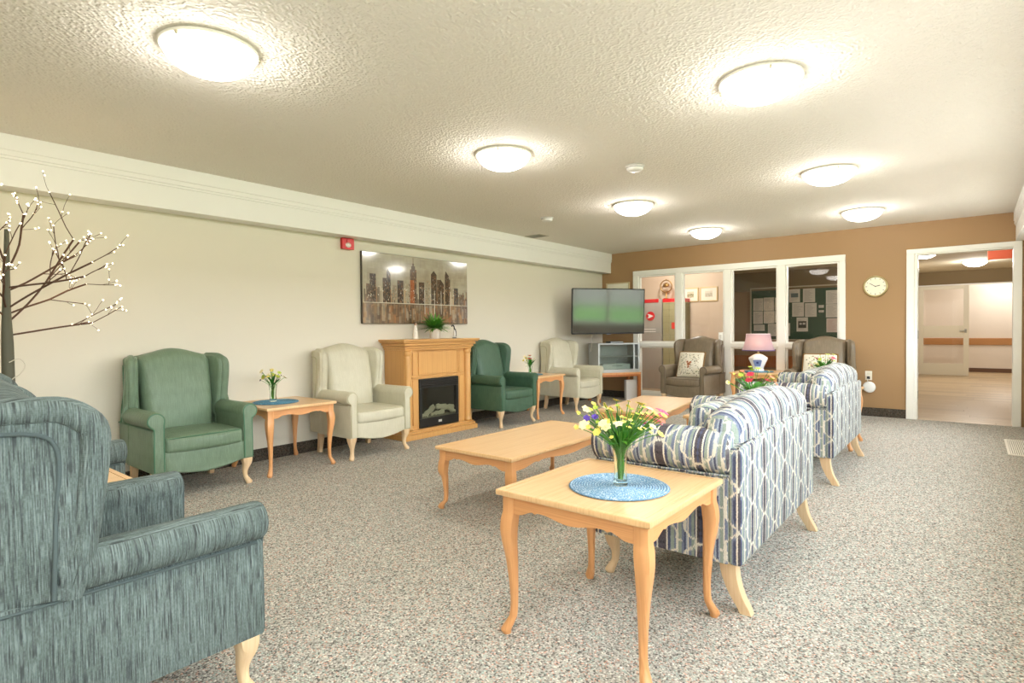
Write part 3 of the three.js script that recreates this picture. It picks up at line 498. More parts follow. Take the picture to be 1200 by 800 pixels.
// ---------------------------------------------------------------- Queen Anne tables
function tableParts(t, w, d, h, leg = 1) {
  const sh = new THREE.Shape(); const a = w / 2, b = d / 2; sh.moveTo(-a, -b); sh.lineTo(a, -b); sh.lineTo(a, b); sh.lineTo(-a, b); sh.closePath();
  const i = 0.026, hole = new THREE.Path(); hole.moveTo(-a + i, -b + i); hole.lineTo(-a + i, b - i); hole.lineTo(a - i, b - i); hole.lineTo(a - i, -b + i); hole.closePath(); sh.holes.push(hole);
  const rim = new THREE.ExtrudeGeometry(sh, { depth: 0.012, bevelEnabled: true, bevelSize: 0.006, bevelThickness: 0.006, bevelOffset: -0.006, bevelSegments: 3 }); rim.rotateX(-Math.PI / 2); deform(rim, (v) => { if (Math.abs(v.x) < a - i + 0.008 && Math.abs(v.z) < b - i + 0.008) { v.x = Math.sign(v.x) * Math.min(Math.abs(v.x), a - i); v.z = Math.sign(v.z) * Math.min(Math.abs(v.z), b - i); } v.y += h - 0.018; });
  const rimMesh = mesh('top_border', prep(rim, 0.5, d < w), oakTop, t);
  mesh('top_panel', boxUV(new RoundedBoxGeometry(w - 2 * i - 0.005, 0.024, d - 2 * i - 0.005, 1, 0.0015).translate(0, h - 0.0125, 0), d < w), oakTop, t);
  const o = 0.042;
  for (const sx of [1, -1]) for (const sz of [1, -1]) {
    const K = (q) => [sx * q, sz * q];
    const g = loft([[h - 0.022, 0, 0, 0.0255, 0.0255, 1], [h - 0.085, 0, 0, 0.0255, 0.0255, 1], [h - 0.115, ...K(0.004), 0.028, 0.028, 0.7], [h - 0.17, ...K(0.007), 0.0275, 0.0275, 0.35], [h * 0.5, ...K(-0.001), 0.0205, 0.0205, 0.15], [h * 0.25, ...K(-0.006), 0.0155, 0.0155, 0], [h * 0.12, ...K(-0.003), 0.0155, 0.0155, 0], [0.034, ...K(0.009), 0.0195, 0.0195, 0], [0.014, ...K(0.017), 0.021, 0.021, 0], [0, ...K(0.015), 0.016, 0.016, 0]].map((r) => [r[0], r[1] * leg, r[2] * leg, r[3], r[4], r[5]]), 14, 3);
    const m = mesh('leg', g, oak, t); m.position.set(sx * (a - o), 0, sz * (b - o));
  }
  const apron = (len) => { const L = len / 2, pts = [[-L, 0], [L, 0]], N = 40; for (let k = 0; k <= N; k++) { const u = 1 - 2 * k / N, q = Math.abs(u); let dep; if (q > 0.9) dep = 0.068; else if (q > 0.62) dep = 0.046 + 0.022 * (0.5 + 0.5 * Math.cos((0.9 - q) / 0.28 * Math.PI)); else if (q > 0.5) dep = 0.046; else dep = 0.046 + 0.017 * (0.5 + 0.5 * Math.cos(q / 0.5 * Math.PI)); if (q > 0.57 && q < 0.64) dep += 0.006 * Math.cos((q - 0.605) / 0.035 * Math.PI / 2); pts.push([u * L, -dep]); } const g = extrude(poly(pts), 0.018); g.translate(0, h - 0.022, -0.009); return g; };
  for (const s of [1, -1]) {
    mesh('apron', prep(apron(w - 2 * o - 0.045).translate(0, 0, s * (b - o + 0.008)), 0.4, false, 'x'), oak, t);
    mesh('apron', prep(apron(d - 2 * o - 0.045).rotateY(Q).translate(s * (a - o + 0.008), 0, 0), 0.4, false, 'z'), oak, t);
  }
}
function table(name, label, pos, turn, w, d, h, group) { const t = thing(name, label, 'table', pos, turn, group); tableParts(t, w, d, h); return t; }
const ET = 'oak end tables';
const TH = 0.553;
const end0 = table('end_table', 'nearest oak end table with a blue placemat and flowers beside the loveseat', [3.9, 0, -1.95], 0, 0.63, 0.66, TH, ET);
copyOf(end0, [0.345, 0, -2.555], Q, 'oak end table with a blue placemat between the sage and cream armchairs');
copyOf(end0, [0.325, 0, -6.17], Q, 'oak end table between the dark green armchair and the far cream armchair');
copyOf(end0, [2.7, 0, -8.27], 0, 'oak end table carrying the lamp between the brown armchairs');
copyOf(end0, [3.74, 0, -4.13], 0, 'oak end table hidden between the two loveseats');
copyOf(end0, [3.82, 0, -6.36], 0, 'oak end table behind the far loveseat');
copyOf(end0, [2.1, 0, -0.50], 0, 'oak end table between the two slate blue armchairs');
table('coffee_table', 'long oak coffee table nearest the viewer with scalloped apron', [2.6, 0, -3.18], 0, 0.64, 1.3, 0.41, 'oak coffee tables');
table('coffee_table', 'far oak coffee table in front of the far loveseat', [2.49, 0, -5.27], 0.13, 0.62, 1.3, 0.41, 'oak coffee tables');

// placemats
const matTex = (() => { const a = tile(200, 60, 81), b = tile(40, 60, 82); return dataTex(512, 256, (u, v) => { const k = a(u, v), e = Math.abs(Math.sin(v * 18 * Math.PI)); const base = k > 0.66 ? [206, 222, 230] : [84 + 60 * b(u, v), 134 + 44 * b(u, v), 170 + 36 * b(u, v)]; return base.map((q, i) => q + ([66, 104, 140][i] - q) * (e < 0.42 ? 0.75 : 0)); }, [1, 1]); })();
const placematGeo = (() => { const p = [[0, 0.006]], R = 0.186, n = 18; for (let i = 1; i <= n * 4; i++) { const r = R * i / (n * 4); p.push([r, 0.0035 + 0.004 * Math.abs(Math.sin(i / 4 * Math.PI))]); } p.push([R + 0.003, 0.0025], [R, 0], [0, 0]); const g = lathe(p, 72); const q = g.attributes.position, uv = []; for (let i = 0; i < q.count; i++) { const x = q.getX(i), z = q.getZ(i), r = Math.hypot(x, z); uv.push(i % 1 + Math.floor(i / (q.count / 73)) / 72 * 3, r / 0.186); } g.setAttribute('uv', new THREE.Float32BufferAttribute(uv, 2)); return g; })();
const placematMat = std(0xffffff, 0.75, { map: matTex }), tealMat = std(0xa4d4e0, 0.7, { map: matTex });
function placemat(pos, label, m = placematMat) { const o = mesh(numbered('placemat'), placematGeo, m, scene); o.position.set(...pos); tag(o, label, 'placemat', 'round woven placemats'); }
placemat([3.945, TH + 0.001, -1.92], 'round blue woven placemat on the nearest end table');
placemat([0.325, TH + 0.001, -2.5], 'round blue woven placemat between the sage and cream armchairs', tealMat);
placemat([0.325, TH + 0.001, -6.1], 'round blue woven placemat beside the dark green armchair', tealMat);
placemat([2.7, TH + 0.001, -8.2], 'round blue woven placemat under the lamp', tealMat);

// ---------------------------------------------------------------- vases and bouquets
const vaseGlass = std(0xf4fff8, 0.03, { transmission: 1, thickness: 0.01, ior: 1.45 });
function vase(pos, h, r, label) {
  const t = thing('glass_vase', label, 'vase', pos, 0, 'clear glass vases');
  mesh('body', lathe([[0, 0], [r * 0.92, 0], [r, 0.006], [r * 0.98, h * 0.12], [r * 0.86, h * 0.35], [r * 0.9, h * 0.6], [r * 1.15, h], [r * 1.15 - 0.0025, h], [r * 0.9 - 0.004, h * 0.6], [r * 0.84 - 0.004, h * 0.35], [r * 0.9 - 0.004, h * 0.15], [r * 0.8, 0.018], [0, 0.018]], 32), vaseGlass, t);
  return t;
}
const stemMat = std(0x4f8a2e, 0.6), leafMats = [std(0x3f8f24, 0.5), std(0x6cb02f, 0.5), std(0x2f7330, 0.5)];
function leafGeo(L, W, bend) { const n = 8, pos = [], idx = []; for (let i = 0; i <= n; i++) { const t = i / n, w = W * Math.sin(Math.PI * Math.min(1, t * 0.93 + 0.05)) ** 0.8, y = L * (t - 0.25 * bend * t * t), z = L * bend * 0.8 * t * t; for (const s of [-1, 0, 1]) pos.push(s * w, y, z + (s ? 0.15 * w : 0)); } for (let i = 0; i < n; i++) for (let k = 0; k < 2; k++) { const a = i * 3 + k; idx.push(a, a + 1, a + 3, a + 1, a + 4, a + 3); } const g = new THREE.BufferGeometry(); g.setAttribute('position', new THREE.Float32BufferAttribute(pos, 3)); g.setIndex(idx); g.computeVertexNormals(); return g; }
function petalFlower(r, petals, cup, rnd) { const l = []; for (let k = 0; k < petals; k++) { const g = leafGeo(r, r * 0.42, cup); g.rotateX(1.15 - cup * 0.6 + 0.2 * rnd()); g.rotateY(k / petals * 2 * Math.PI + 0.2 * rnd()); l.push(clean(g)); } const c = new THREE.SphereGeometry(r * 0.2, 8, 6); c.translate(0, r * 0.12, 0); l.push(clean(c)); return mergeGeometries(l); }
const fr = rng(5); const blossoms = { star: petalFlower(0.024, 6, 0.2, fr), cup: petalFlower(0.026, 6, 0.75, fr), small: petalFlower(0.014, 5, 0.3, fr), rose: petalFlower(0.03, 9, 0.95, fr) };
const leafA = leafGeo(0.13, 0.018, 0.5), leafB = leafGeo(0.09, 0.011, 0.9), leafC = leafGeo(0.16, 0.009, 0.3);
const hue = { yellow: std(0xf0dc6a, 0.6), cream: std(0xf6e7b0, 0.6), purple: std(0x5a3f9e, 0.6), pink: std(0xe0577a, 0.6), coral: std(0xee8a68, 0.6), red: std(0xd2304c, 0.6), white: std(0xf6f3ea, 0.6), lime: std(0xb6c94a, 0.6), plum: std(0x3d2a3c, 0.6) };
function bouquet(pos, vh, spread, height, list, seed, label, leaves = 22) {
  const t = thing('flower_bouquet', label, 'flowers', pos, 0, 'bouquets of flowers'), r = rng(seed), stems = [];
  for (const [kind, color, n, side] of list) for (let i = 0; i < n; i++) {
    const a = side === undefined ? r() * 2 * Math.PI : side + 1.2 * (r() - 0.5), q = spread * (side === undefined ? Math.sqrt(r()) : 0.55 + 0.4 * r()) , top = [q * Math.cos(a), vh + height * (0.35 + 0.65 * r()) * (1 - 0.35 * (q / spread) ** 2), q * Math.sin(a)];
    stems.push(tube([[top[0] * 0.05, 0.025, top[2] * 0.05], [top[0] * 0.12, vh * 0.8, top[2] * 0.12], [top[0] * 0.65, vh + (top[1] - vh) * 0.6, top[2] * 0.65], top], 0.0016, 10, 5));
    const b = mesh('blossom', blossoms[kind], hue[color], t); b.position.set(...top); b.rotation.set(Math.sin(a) * 0.9 * (q / spread), a, -Math.cos(a) * 0.9 * (q / spread)); const s = (0.62 + 0.3 * r()) * (kind === 'rose' ? 1.15 : 1); b.scale.setScalar(s);
  }
  mesh('stems', merge(stems), stemMat, t);
  for (let i = 0; i < leaves; i++) { const m = mesh('leaf', [leafA, leafB, leafC][i % 3], leafMats[i % 3], t), a = r() * 6.283; m.position.set(0.008 * Math.cos(a), vh * (0.85 + 0.2 * r()), 0.008 * Math.sin(a)); m.rotation.order = 'YXZ'; m.rotation.set(0.25 + 0.75 * r(), a, 0); m.scale.setScalar((0.7 + 0.5 * r()) * height / 0.17); }
  for (let i = 0; i < 14; i++) { const m = mesh('leaf', i % 2 ? leafA : leafC, leafMats[i % 3], t), a = r() * 6.283; m.position.set(0.006 * Math.cos(a), 0.022, 0.006 * Math.sin(a)); m.rotation.order = 'YXZ'; m.rotation.set(0.02, a, 0); m.scale.set(0.6, 0.7 * vh / 0.13, 0.12); }
  return t;
}
const vb = TH + 0.007;
vase([3.95, vb, -1.925], 0.165, 0.027, 'glass vase of flowers on the nearest blue placemat');
bouquet([3.95, vb, -1.925], 0.165, 0.17, 0.165, [['star', 'purple', 2, 2.2], ['star', 'purple', 1, -0.6], ['small', 'yellow', 44], ['cup', 'cream', 10], ['star', 'yellow', 16], ['rose', 'pink', 3, -0.7], ['small', 'pink', 5, -0.7], ['cup', 'coral', 2, -0.9], ['small', 'lime', 16]], 3, 'mixed yellow pink and purple flowers in the nearest vase', 30);
vase([0.3, vb, -2.49], 0.145, 0.03, 'glass vase of flowers left of the cream armchair');
bouquet([0.3, vb, -2.49], 0.145, 0.1, 0.17, [['star', 'yellow', 8], ['cup', 'cream', 5], ['star', 'lime', 10], ['small', 'plum', 6]], 8, 'lime and pale yellow flowers between the sage and cream armchairs', 10);
vase([0.34, vb, -6.1], 0.12, 0.028, 'glass vase of flowers right of the dark green armchair');
bouquet([0.34, vb, -6.1], 0.12, 0.11, 0.17, [['cup', 'cream', 5], ['star', 'yellow', 6], ['rose', 'red', 2], ['small', 'lime', 5]], 12, 'cream and red flowers beside the dark green armchair', 16);
vase([3.80, TH + 0.001, -4.12], 0.16, 0.028, 'glass vase hidden between the two loveseats');
bouquet([3.80, TH + 0.001, -4.12], 0.14, 0.19, 0.2, [['rose', 'red', 3], ['cup', 'coral', 4], ['star', 'lime', 10], ['small', 'yellow', 8], ['star', 'plum', 2], ['star', 'cream', 4]], 15, 'red and coral flowers standing between the two loveseats', 34);
vase([3.85, TH + 0.001, -6.3], 0.14, 0.028, 'glass vase behind the far loveseat');
bouquet([3.85, TH + 0.001, -6.3], 0.16, 0.14, 0.2, [['rose', 'red', 3], ['rose', 'pink', 2], ['star', 'lime', 9], ['cup', 'cream', 5], ['small', 'yellow', 6]], 19, 'red and lime flowers behind the far loveseat', 30);

// ---------------------------------------------------------------- loveseats (local: faces +z, rear panel at z = -0.33)
function rollUV(g, axis, cy, cz, r) { g = g.index ? g.toNonIndexed() : g; const p = g.attributes.position, uv = []; for (let i = 0; i < p.count; i++) { const x = p.getX(i), y = p.getY(i), z = p.getZ(i); uv.push(axis === 'x' ? x : z, axis === 'x' ? r * Math.atan2(y - cy, z - cz) : r * Math.atan2(y - cy, x - cz)); } g.setAttribute('uv', new THREE.Float32BufferAttribute(uv, 2)); return g; }
function loveseat(label, pos, turn) {
  const t = thing('loveseat', label, 'sofa', pos, turn, 'patterned loveseats'), hw = 0.655, f = ikatFabric;
  mesh('seat_frame', prep(softBox(2 * hw - 0.16, 0.16, 0.6, 0.02).translate(0, 0.28, -0.01), 0.7), f, t);
  for (const s of [1, -1]) {
    // arm: side panel and scroll along z
    const cx = hw - 0.075, p = []; for (let i = 0; i <= 24; i++) { const a = (-0.36 + 1.5 * i / 24) * Math.PI; p.push([cx + 0.012 + 0.095 * Math.cos(a), 0.632 + 0.095 * Math.sin(a)]); }
    const sh = poly([[hw - 0.14, 0.2], [hw, 0.2], [hw, 0.545], ...p, [hw - 0.14, 0.56]].map(([x, y]) => [s * x, y]));
    const g = extrude(sh, 0.6, 0.016, 3); g.translate(0, 0, -0.29 + 0.016); deform(g, (v) => { if (v.y > 0.5) v.y += 0.03 * Math.max(0, -v.z + 0.1); });
    const a = mesh('arm', prep(g, 0.75, true), f, t);
    mesh('piping', tube([[s * (hw + 0.003), 0.553, 0.32], [s * (hw + 0.003), 0.553, 0], [s * (hw + 0.003), 0.558, -0.29]], 0.005, 14, 6), f, a);
    // legs: sabre at the back, cabriole in front
    const b = mesh('leg', loft([[0.21, 0, 0.02, 0.03, 0.036, 1], [0.14, 0, 0.012, 0.028, 0.032, 1], [0.07, 0, -0.012, 0.025, 0.027, 1], [0, 0, -0.05, 0.022, 0.024, 1]], 12, 3), paleWood, t); b.position.set(s * (hw - 0.05), 0, -0.29);
    const c = mesh('leg', cabriole(0.205, s * 0.8, 0.9), paleWood, t); c.position.set(s * (hw - 0.08), 0, 0.28);
    mesh('seat_cushion', prep(softBox(0.505, 0.15, 0.52, 0.04, [0, 0.015, 0.01]).translate(s * 0.2545, 0.43, 0.06), 0.8), f, t);
  }
  const arch = (x) => 0.5 + 0.5 * Math.cos(Math.min(1, Math.abs(x) / 0.66) * Math.PI);
  mesh('rear_panel', prep(deform(softBox(2 * hw + 0.004, 0.47, 0.05, 0.012, [0, 0, 0.004], 14).translate(0, 0.435, -0.308), (v) => { if (v.y > 0.5) v.y += 0.03 * arch(v.x); }), 0.8), f, t);
  mesh('back_roll', prep(deform(softBox(2 * hw - 0.05, 0.27, 0.17, 0.082, [0, 0.01, 0.006], 18).translate(0, 0.645, -0.232), (v) => { v.y += 0.05 * arch(v.x) ** 0.6 * Math.max(0, (v.y - 0.53) / 0.25) + 0.018; if (v.z < -0.25 && v.y < 0.68) v.z += 0.02; }), 0.9), f, t);
  mesh('piping', tube([-1, -0.6, -0.2, 0.2, 0.6, 1].map((u) => [u * hw, 0.672 + 0.03 * arch(u * hw), -0.322]), 0.006, 40, 6), f, t);
  for (const s of [1, -1]) mesh('back_cushion', prep(deform(softBox(0.5, 0.36, 0.14, 0.06, [0, 0, 0.03]).translate(s * 0.255, 0.64, -0.1), (v) => { v.z -= 0.12 * (v.y - 0.6); }), 0.9), f, t);
  mesh('front_rail', prep(softBox(2 * hw - 0.26, 0.17, 0.05, 0.014).translate(0, 0.285, 0.3), 0.8), f, t);
  return t;
}
loveseat('nearest patterned blue and cream loveseat seen from behind', [3.945, 0, -2.96], -Q);
loveseat('far patterned blue and cream loveseat nearer the doorway', [3.875, 0, -5.29], -Q);

// ---------------------------------------------------------------- electric fireplace
{
  const t = thing('electric_fireplace', 'oak mantel electric fireplace with black firebox between the armchairs', 'fireplace', [0, 0, -4.42], Q);   // local x = -world z, local z = world x
  const m = mantelWood, W = 0.50;
  mesh('plinth', merge([box(-0.55, 0.55, 0, 0.055, 0.01, 0.41, 0.006), box(-0.535, 0.535, 0.055, 0.08, 0.01, 0.395, 0.01), box(-0.515, 0.515, 0.08, 0.095, 0.01, 0.38, 0.005)]), m, t);
  mesh('cabinet', boxUV(boxes([-W, W, 0.095, 0.96, 0.01, 0.3], [-W, -0.3, 0.095, 0.96, 0.3, 0.33], [0.3, W, 0.095, 0.96, 0.3, 0.33], [-0.3, 0.3, 0.635, 0.96, 0.3, 0.33])), m, t);
  mesh('mantel_shelf', boxUV(merge([box(-0.51, 0.51, 0.95, 0.972, 0.005, 0.365, 0.006), box(-0.525, 0.525, 0.972, 0.998, 0.005, 0.382, 0.01), box(-0.545, 0.545, 0.998, 1.03, 0.005, 0.402, 0.014), box(-0.565, 0.565, 1.03, 1.045, 0.005, 0.42, 0.005), box(-0.58, 0.58, 1.045, 1.068, 0.003, 0.435, 0.008)]), false, 'x'), m, t);
  for (const s of [1, -1]) {
    const c = mesh('column', boxUV(lathe([[0, 0.095], [0.052, 0.095], [0.052, 0.12], [0.046, 0.126], [0.048, 0.14], [0.04, 0.15], [0.042, 0.4], [0.04, 0.86], [0.043, 0.868], [0.043, 0.88], [0.04, 0.886], [0.042, 0.9], [0.05, 0.912], [0.05, 0.95], [0, 0.95]], 24).translate(s * 0.455, 0, 0.335)), m, t);
    mesh('side_panel', box(s * 0.355 - 0.032, s * 0.355 + 0.032, 0.14, 0.63, 0.33, 0.34, 0.006), m, t);
    mesh('side_panel', box(s * 0.355 - 0.032, s * 0.355 + 0.032, 0.68, 0.925, 0.33, 0.34, 0.006), m, t);
  }
  mesh('frieze_moulding', boxes([-0.4, 0.4, 0.648, 0.664, 0.33, 0.345, 0.005]), m, t);
  mesh('frieze_frame', boxes([-0.305, 0.305, 0.93, 0.942, 0.33, 0.342, 0.004], [-0.305, 0.305, 0.672, 0.684, 0.33, 0.342, 0.004], [-0.305, -0.293, 0.684, 0.93, 0.33, 0.342, 0.004], [0.293, 0.305, 0.684, 0.93, 0.33, 0.342, 0.004]), m, t);
  mesh('frieze_panel', box(-0.293, 0.293, 0.684, 0.93, 0.328, 0.334, 0.004), m, t);
  const black = std(0x141413, 0.4), satin = std(0x1e1e1d, 0.25);
  const fb = new THREE.Group(); fb.name = 'firebox'; t.add(fb);
  mesh('surround', boxes([-0.3, 0.3, 0.53, 0.632, 0.3, 0.345, 0.004], [-0.3, 0.3, 0.1, 0.2, 0.3, 0.345, 0.004], [-0.3, -0.262, 0.2, 0.53, 0.3, 0.345, 0.004], [0.262, 0.3, 0.2, 0.53, 0.3, 0.345, 0.004]), black, fb);
  mesh('fire_back', boxes([-0.262, 0.262, 0.2, 0.53, 0.301, 0.304]), std(0x2a2822, 0.8), fb);
  for (let i = 0; i < 4; i++) mesh('vent_slat', box(-0.27, 0.27, 0.552 + i * 0.018, 0.56 + i * 0.018, 0.345, 0.352, 0.002), satin, fb);
  mesh('control_label', box(-0.025, 0.025, 0.138, 0.164, 0.345, 0.347), std(0xd8d6ce, 0.4), fb);
  { const g = new THREE.PlaneGeometry(0.524, 0.33); g.translate(0, 0.365, 0.343); mesh('glass', g, std(0xbfc4b8, 0.06, { transmission: 1, thickness: 0 }), fb); }
  const r = rng(33), logMat = std(0xd9d2c0, 0.9);
  for (const [x, y, z, L, R, a] of [[-0.15, 0.265, 0.322, 0.2, 0.034, 0.55], [0.1, 0.292, 0.321, 0.28, 0.034, -0.14], [-0.02, 0.235, 0.328, 0.2, 0.03, 0.12], [0.2, 0.25, 0.326, 0.13, 0.03, -0.5], [-0.22, 0.228, 0.328, 0.1, 0.026, 0.0]]) {
    const g = deform(new THREE.CylinderGeometry(R * 0.8, R, L, 14, 8), (v) => { const k = 1 + 0.18 * Math.sin(v.y * 70 + 7 * x) + 0.1 * Math.sin(Math.atan2(v.z, v.x) * 5 + v.y * 30); v.x *= k; v.z *= k * 0.36; }); g.rotateZ(Q + a); g.translate(x, y, z - 0.002); mesh('log', prep(g, 0.8), logMat, fb);
  }
  mesh('ember_bed', prep(deform(new THREE.BoxGeometry(0.5, 0.016, 0.03, 40, 1, 3), (v) => { if (v.y > 0) v.y += 0.012 * Math.abs(Math.sin(v.x * 60) * Math.cos(v.x * 23 + v.z * 90)); }).translate(0, 0.209, 0.32), 0.5), std(0x8d877a, 0.95), fb);
}
// mantel ornaments
{
  const y = 1.068;
  const p = thing('potted_plant', 'bushy green potted plant on the fireplace mantel', 'plant', [0.21, y, -4.48]);
  mesh('pot', lathe([[0, 0], [0.055, 0], [0.068, 0.105], [0.073, 0.108], [0.073, 0.12], [0.066, 0.12], [0.064, 0.1], [0, 0.1]], 28), std(0xf2efe6, 0.4), p);
  const r = rng(44), gl = [], m2 = []; for (let i = 0; i < 260; i++) { const g = leafGeo(0.14 + 0.1 * r(), 0.007 + 0.005 * r(), 0.2 + 0.5 * r()); g.rotateX(1.25 * Math.sqrt(r())); g.rotateY(r() * 6.283); g.translate(0.03 * (r() - 0.5), 0.1, 0.03 * (r() - 0.5)); (i % 2 ? gl : m2).push(clean(g)); }
  for (const [l, c] of [[gl, 0x6fae3c], [m2, 0x4f9430]]) { const o = mesh('foliage', mergeGeometries(l), std(c, 0.55), p); o.userData.kind = 'stuff'; }
  const a = thing('white_figurine', 'slim white figurine left of the mantel plant', 'figurine', [0.21, y, -4.19]), wm = std(0xefe9da, 0.4);
  mesh('robe', lathe([[0, 0], [0.036, 0], [0.036, 0.008], [0.03, 0.05], [0.022, 0.11], [0.016, 0.145], [0.008, 0.152], [0, 0.152]], 20), wm, a);
  mesh('head', deform(new THREE.SphereGeometry(0.015, 14, 10), (v) => { v.y = v.y * 1.2 + 0.164; }), std(0xc9a98a, 0.5), a); mesh('hair', deform(new THREE.SphereGeometry(0.0165, 14, 10, 0, 6.3, 0, 1.5), (v) => { v.y = v.y * 1.15 + 0.168; v.x -= 0.003; }), std(0x5a4636, 0.6), a);
  mesh('folded_arms', tube([[0.012, 0.12, 0.012], [0.026, 0.1, 0.004], [0.028, 0.085, -0.004]], 0.006, 10, 8), wm, a);
  const b = thing('bird_figurine', 'slender black and white bird figurine right of the mantel plant', 'figurine', [0.21, y, -4.795]);
  mesh('body', prep(deform(new THREE.SphereGeometry(0.028, 18, 14), (v) => { const t = (v.y + 0.028) / 0.056; v.y = 0.055 + v.y * 2.0; v.x *= 0.8 - 0.35 * t; v.z *= 0.7 - 0.3 * t; }), 1), std(0xf0ede4, 0.35), b);
  mesh('neck', tube([[0, 0.1, 0], [0.004, 0.13, 0.006], [0.0, 0.15, 0.014], [-0.004, 0.152, 0.028], [-0.004, 0.14, 0.04]], 0.007, 18, 8), std(0x26241f, 0.35), b);
  mesh('back', tube([[0, 0.11, -0.012], [0, 0.07, -0.022], [0, 0.02, -0.022]], 0.01, 14, 8), std(0x26241f, 0.35), b); mesh('base', lathe([[0, 0], [0.026, 0], [0.024, 0.008], [0, 0.008]], 18), std(0x26241f, 0.35), b);
}
// ---------------------------------------------------------------- skyline canvas above the mantel
{
  const art = canvasTex(1024, 512, (c, w, h) => {
    const r = rng(101); c.fillStyle = '#a9a28c'; c.fillRect(0, 0, w, h);
    for (let i = 0; i < 700; i++) { c.globalAlpha = 0.12; c.fillStyle = ['#c9c3ae', '#8f8874', '#b7b09a', '#7f7a68'][Math.floor(r() * 4)]; c.fillRect(r() * w, r() * h * 0.75, 20 + 80 * r(), 10 + 60 * r()); }
    c.globalAlpha = 1; const base = h * 0.70;
    for (let i = 0; i < 150; i++) { const x = r() * w; c.globalAlpha = 0.5; c.fillStyle = ['#5c4a3a', '#b06f42', '#c9b08c', '#43382e', '#d9cdb4'][Math.floor(r() * 5)]; const bh = 30 + 90 * r(); c.fillRect(x, base - bh, 8 + 18 * r(), bh); }
    const tower = (x, bw, bh, col, spire) => { c.globalAlpha = 0.95; c.fillStyle = col; c.fillRect(x, base - bh, bw, bh); if (spire === 1) { c.beginPath(); c.moveTo(x, base - bh); c.lineTo(x + bw * 0.2, base - bh - 40); c.lineTo(x + bw, base - bh); c.fill(); } if (spire === 2) { c.fillRect(x + bw * 0.2, base - bh - 26, bw * 0.6, 26); c.fillRect(x + bw * 0.38, base - bh - 46, bw * 0.24, 20); c.fillRect(x + bw * 0.46, base - bh - 90, bw * 0.08, 46); } if (spire === 3) { c.beginPath(); c.moveTo(x, base - bh); c.lineTo(x + bw / 2, base - bh - 30); c.lineTo(x + bw, base - bh); c.fill(); } for (let i = 0; i < bw * bh / 160; i++) { c.globalAlpha = 0.5; c.fillStyle = ['#8b6a4c', '#2a241e', '#c98a55', '#d8cdb8'][Math.floor(r() * 4)]; c.fillRect(x + bw * r() * 0.9, base - bh * r(), 3 + 4 * r(), 3 + 14 * r()); } };
    tower(60, 52, 205, '#3f352c'); tower(30, 40, 130, '#55473a'); tower(170, 40, 180, '#4c4036'); tower(205, 34, 215, '#3a3128', 1); tower(255, 38, 130, '#8f8572'); tower(300, 56, 170, '#43382f'); tower(372, 44, 150, '#a9a08a'); tower(420, 62, 262, '#57483a', 2); tower(420, 40, 180, '#a65f38'); tower(505, 54, 168, '#44392f'); tower(570, 44, 190, '#9a917c'); tower(628, 58, 238, '#3c332a', 3); tower(690, 40, 200, '#4b3f34'); tower(718, 44, 165, '#3f352c', 1); tower(775, 44, 235, '#3b3229', 1); tower(808, 24, 210, '#54473a'); tower(872, 46, 140, '#352d26'); tower(930, 60, 90, '#6a5a48');
    c.globalAlpha = 0.9; c.fillStyle = '#d8d2c0'; c.fillRect(80, base, w - 160, 5);
    c.globalAlpha = 1; c.fillStyle = '#7d6a54'; c.fillRect(0, base + 6, w, h); for (let i = 0; i < 420; i++) { c.globalAlpha = 0.4; c.fillStyle = ['#3a3028', '#4f4236', '#a5683f', '#8a7256', '#b98a5c', '#cfc8b4', '#6a5844'][Math.floor(r() * 7)]; const y = base + 6 + 130 * r() * r(); c.fillRect(r() * w, y, 4 + 26 * r(), 20 + 110 * r()); }
    for (let i = 0; i < 22; i++) { c.globalAlpha = 0.8; c.fillStyle = '#f3efe2'; c.fillRect(40 + r() * (w - 100), base - 20 - 130 * r(), 7, 9); }
    for (const x of [560, 730, 828, 660]) { c.globalAlpha = 0.85; c.fillStyle = '#ece8dc'; c.fillRect(x, base - 110, 5, 190); } c.globalAlpha = 1;
  });
  const t = thing('wall_art', 'wide glossy skyline painting above the fireplace', 'picture', [0.002, 1.24, -4.415], Q), w = 1.585, h = 0.762;
  mesh('stretcher', box(-w / 2, w / 2, 0, h, 0, 0.033, 0.004), std(0x4a4338, 0.5), t);
  const g = new THREE.PlaneGeometry(w - 0.008, h - 0.008); g.translate(0, h / 2, 0.0338); mesh('painted_face', g, std(0xffffff, 0.12, { map: art, clearcoat: 1, clearcoatRoughness: 0.04 }), t);
}
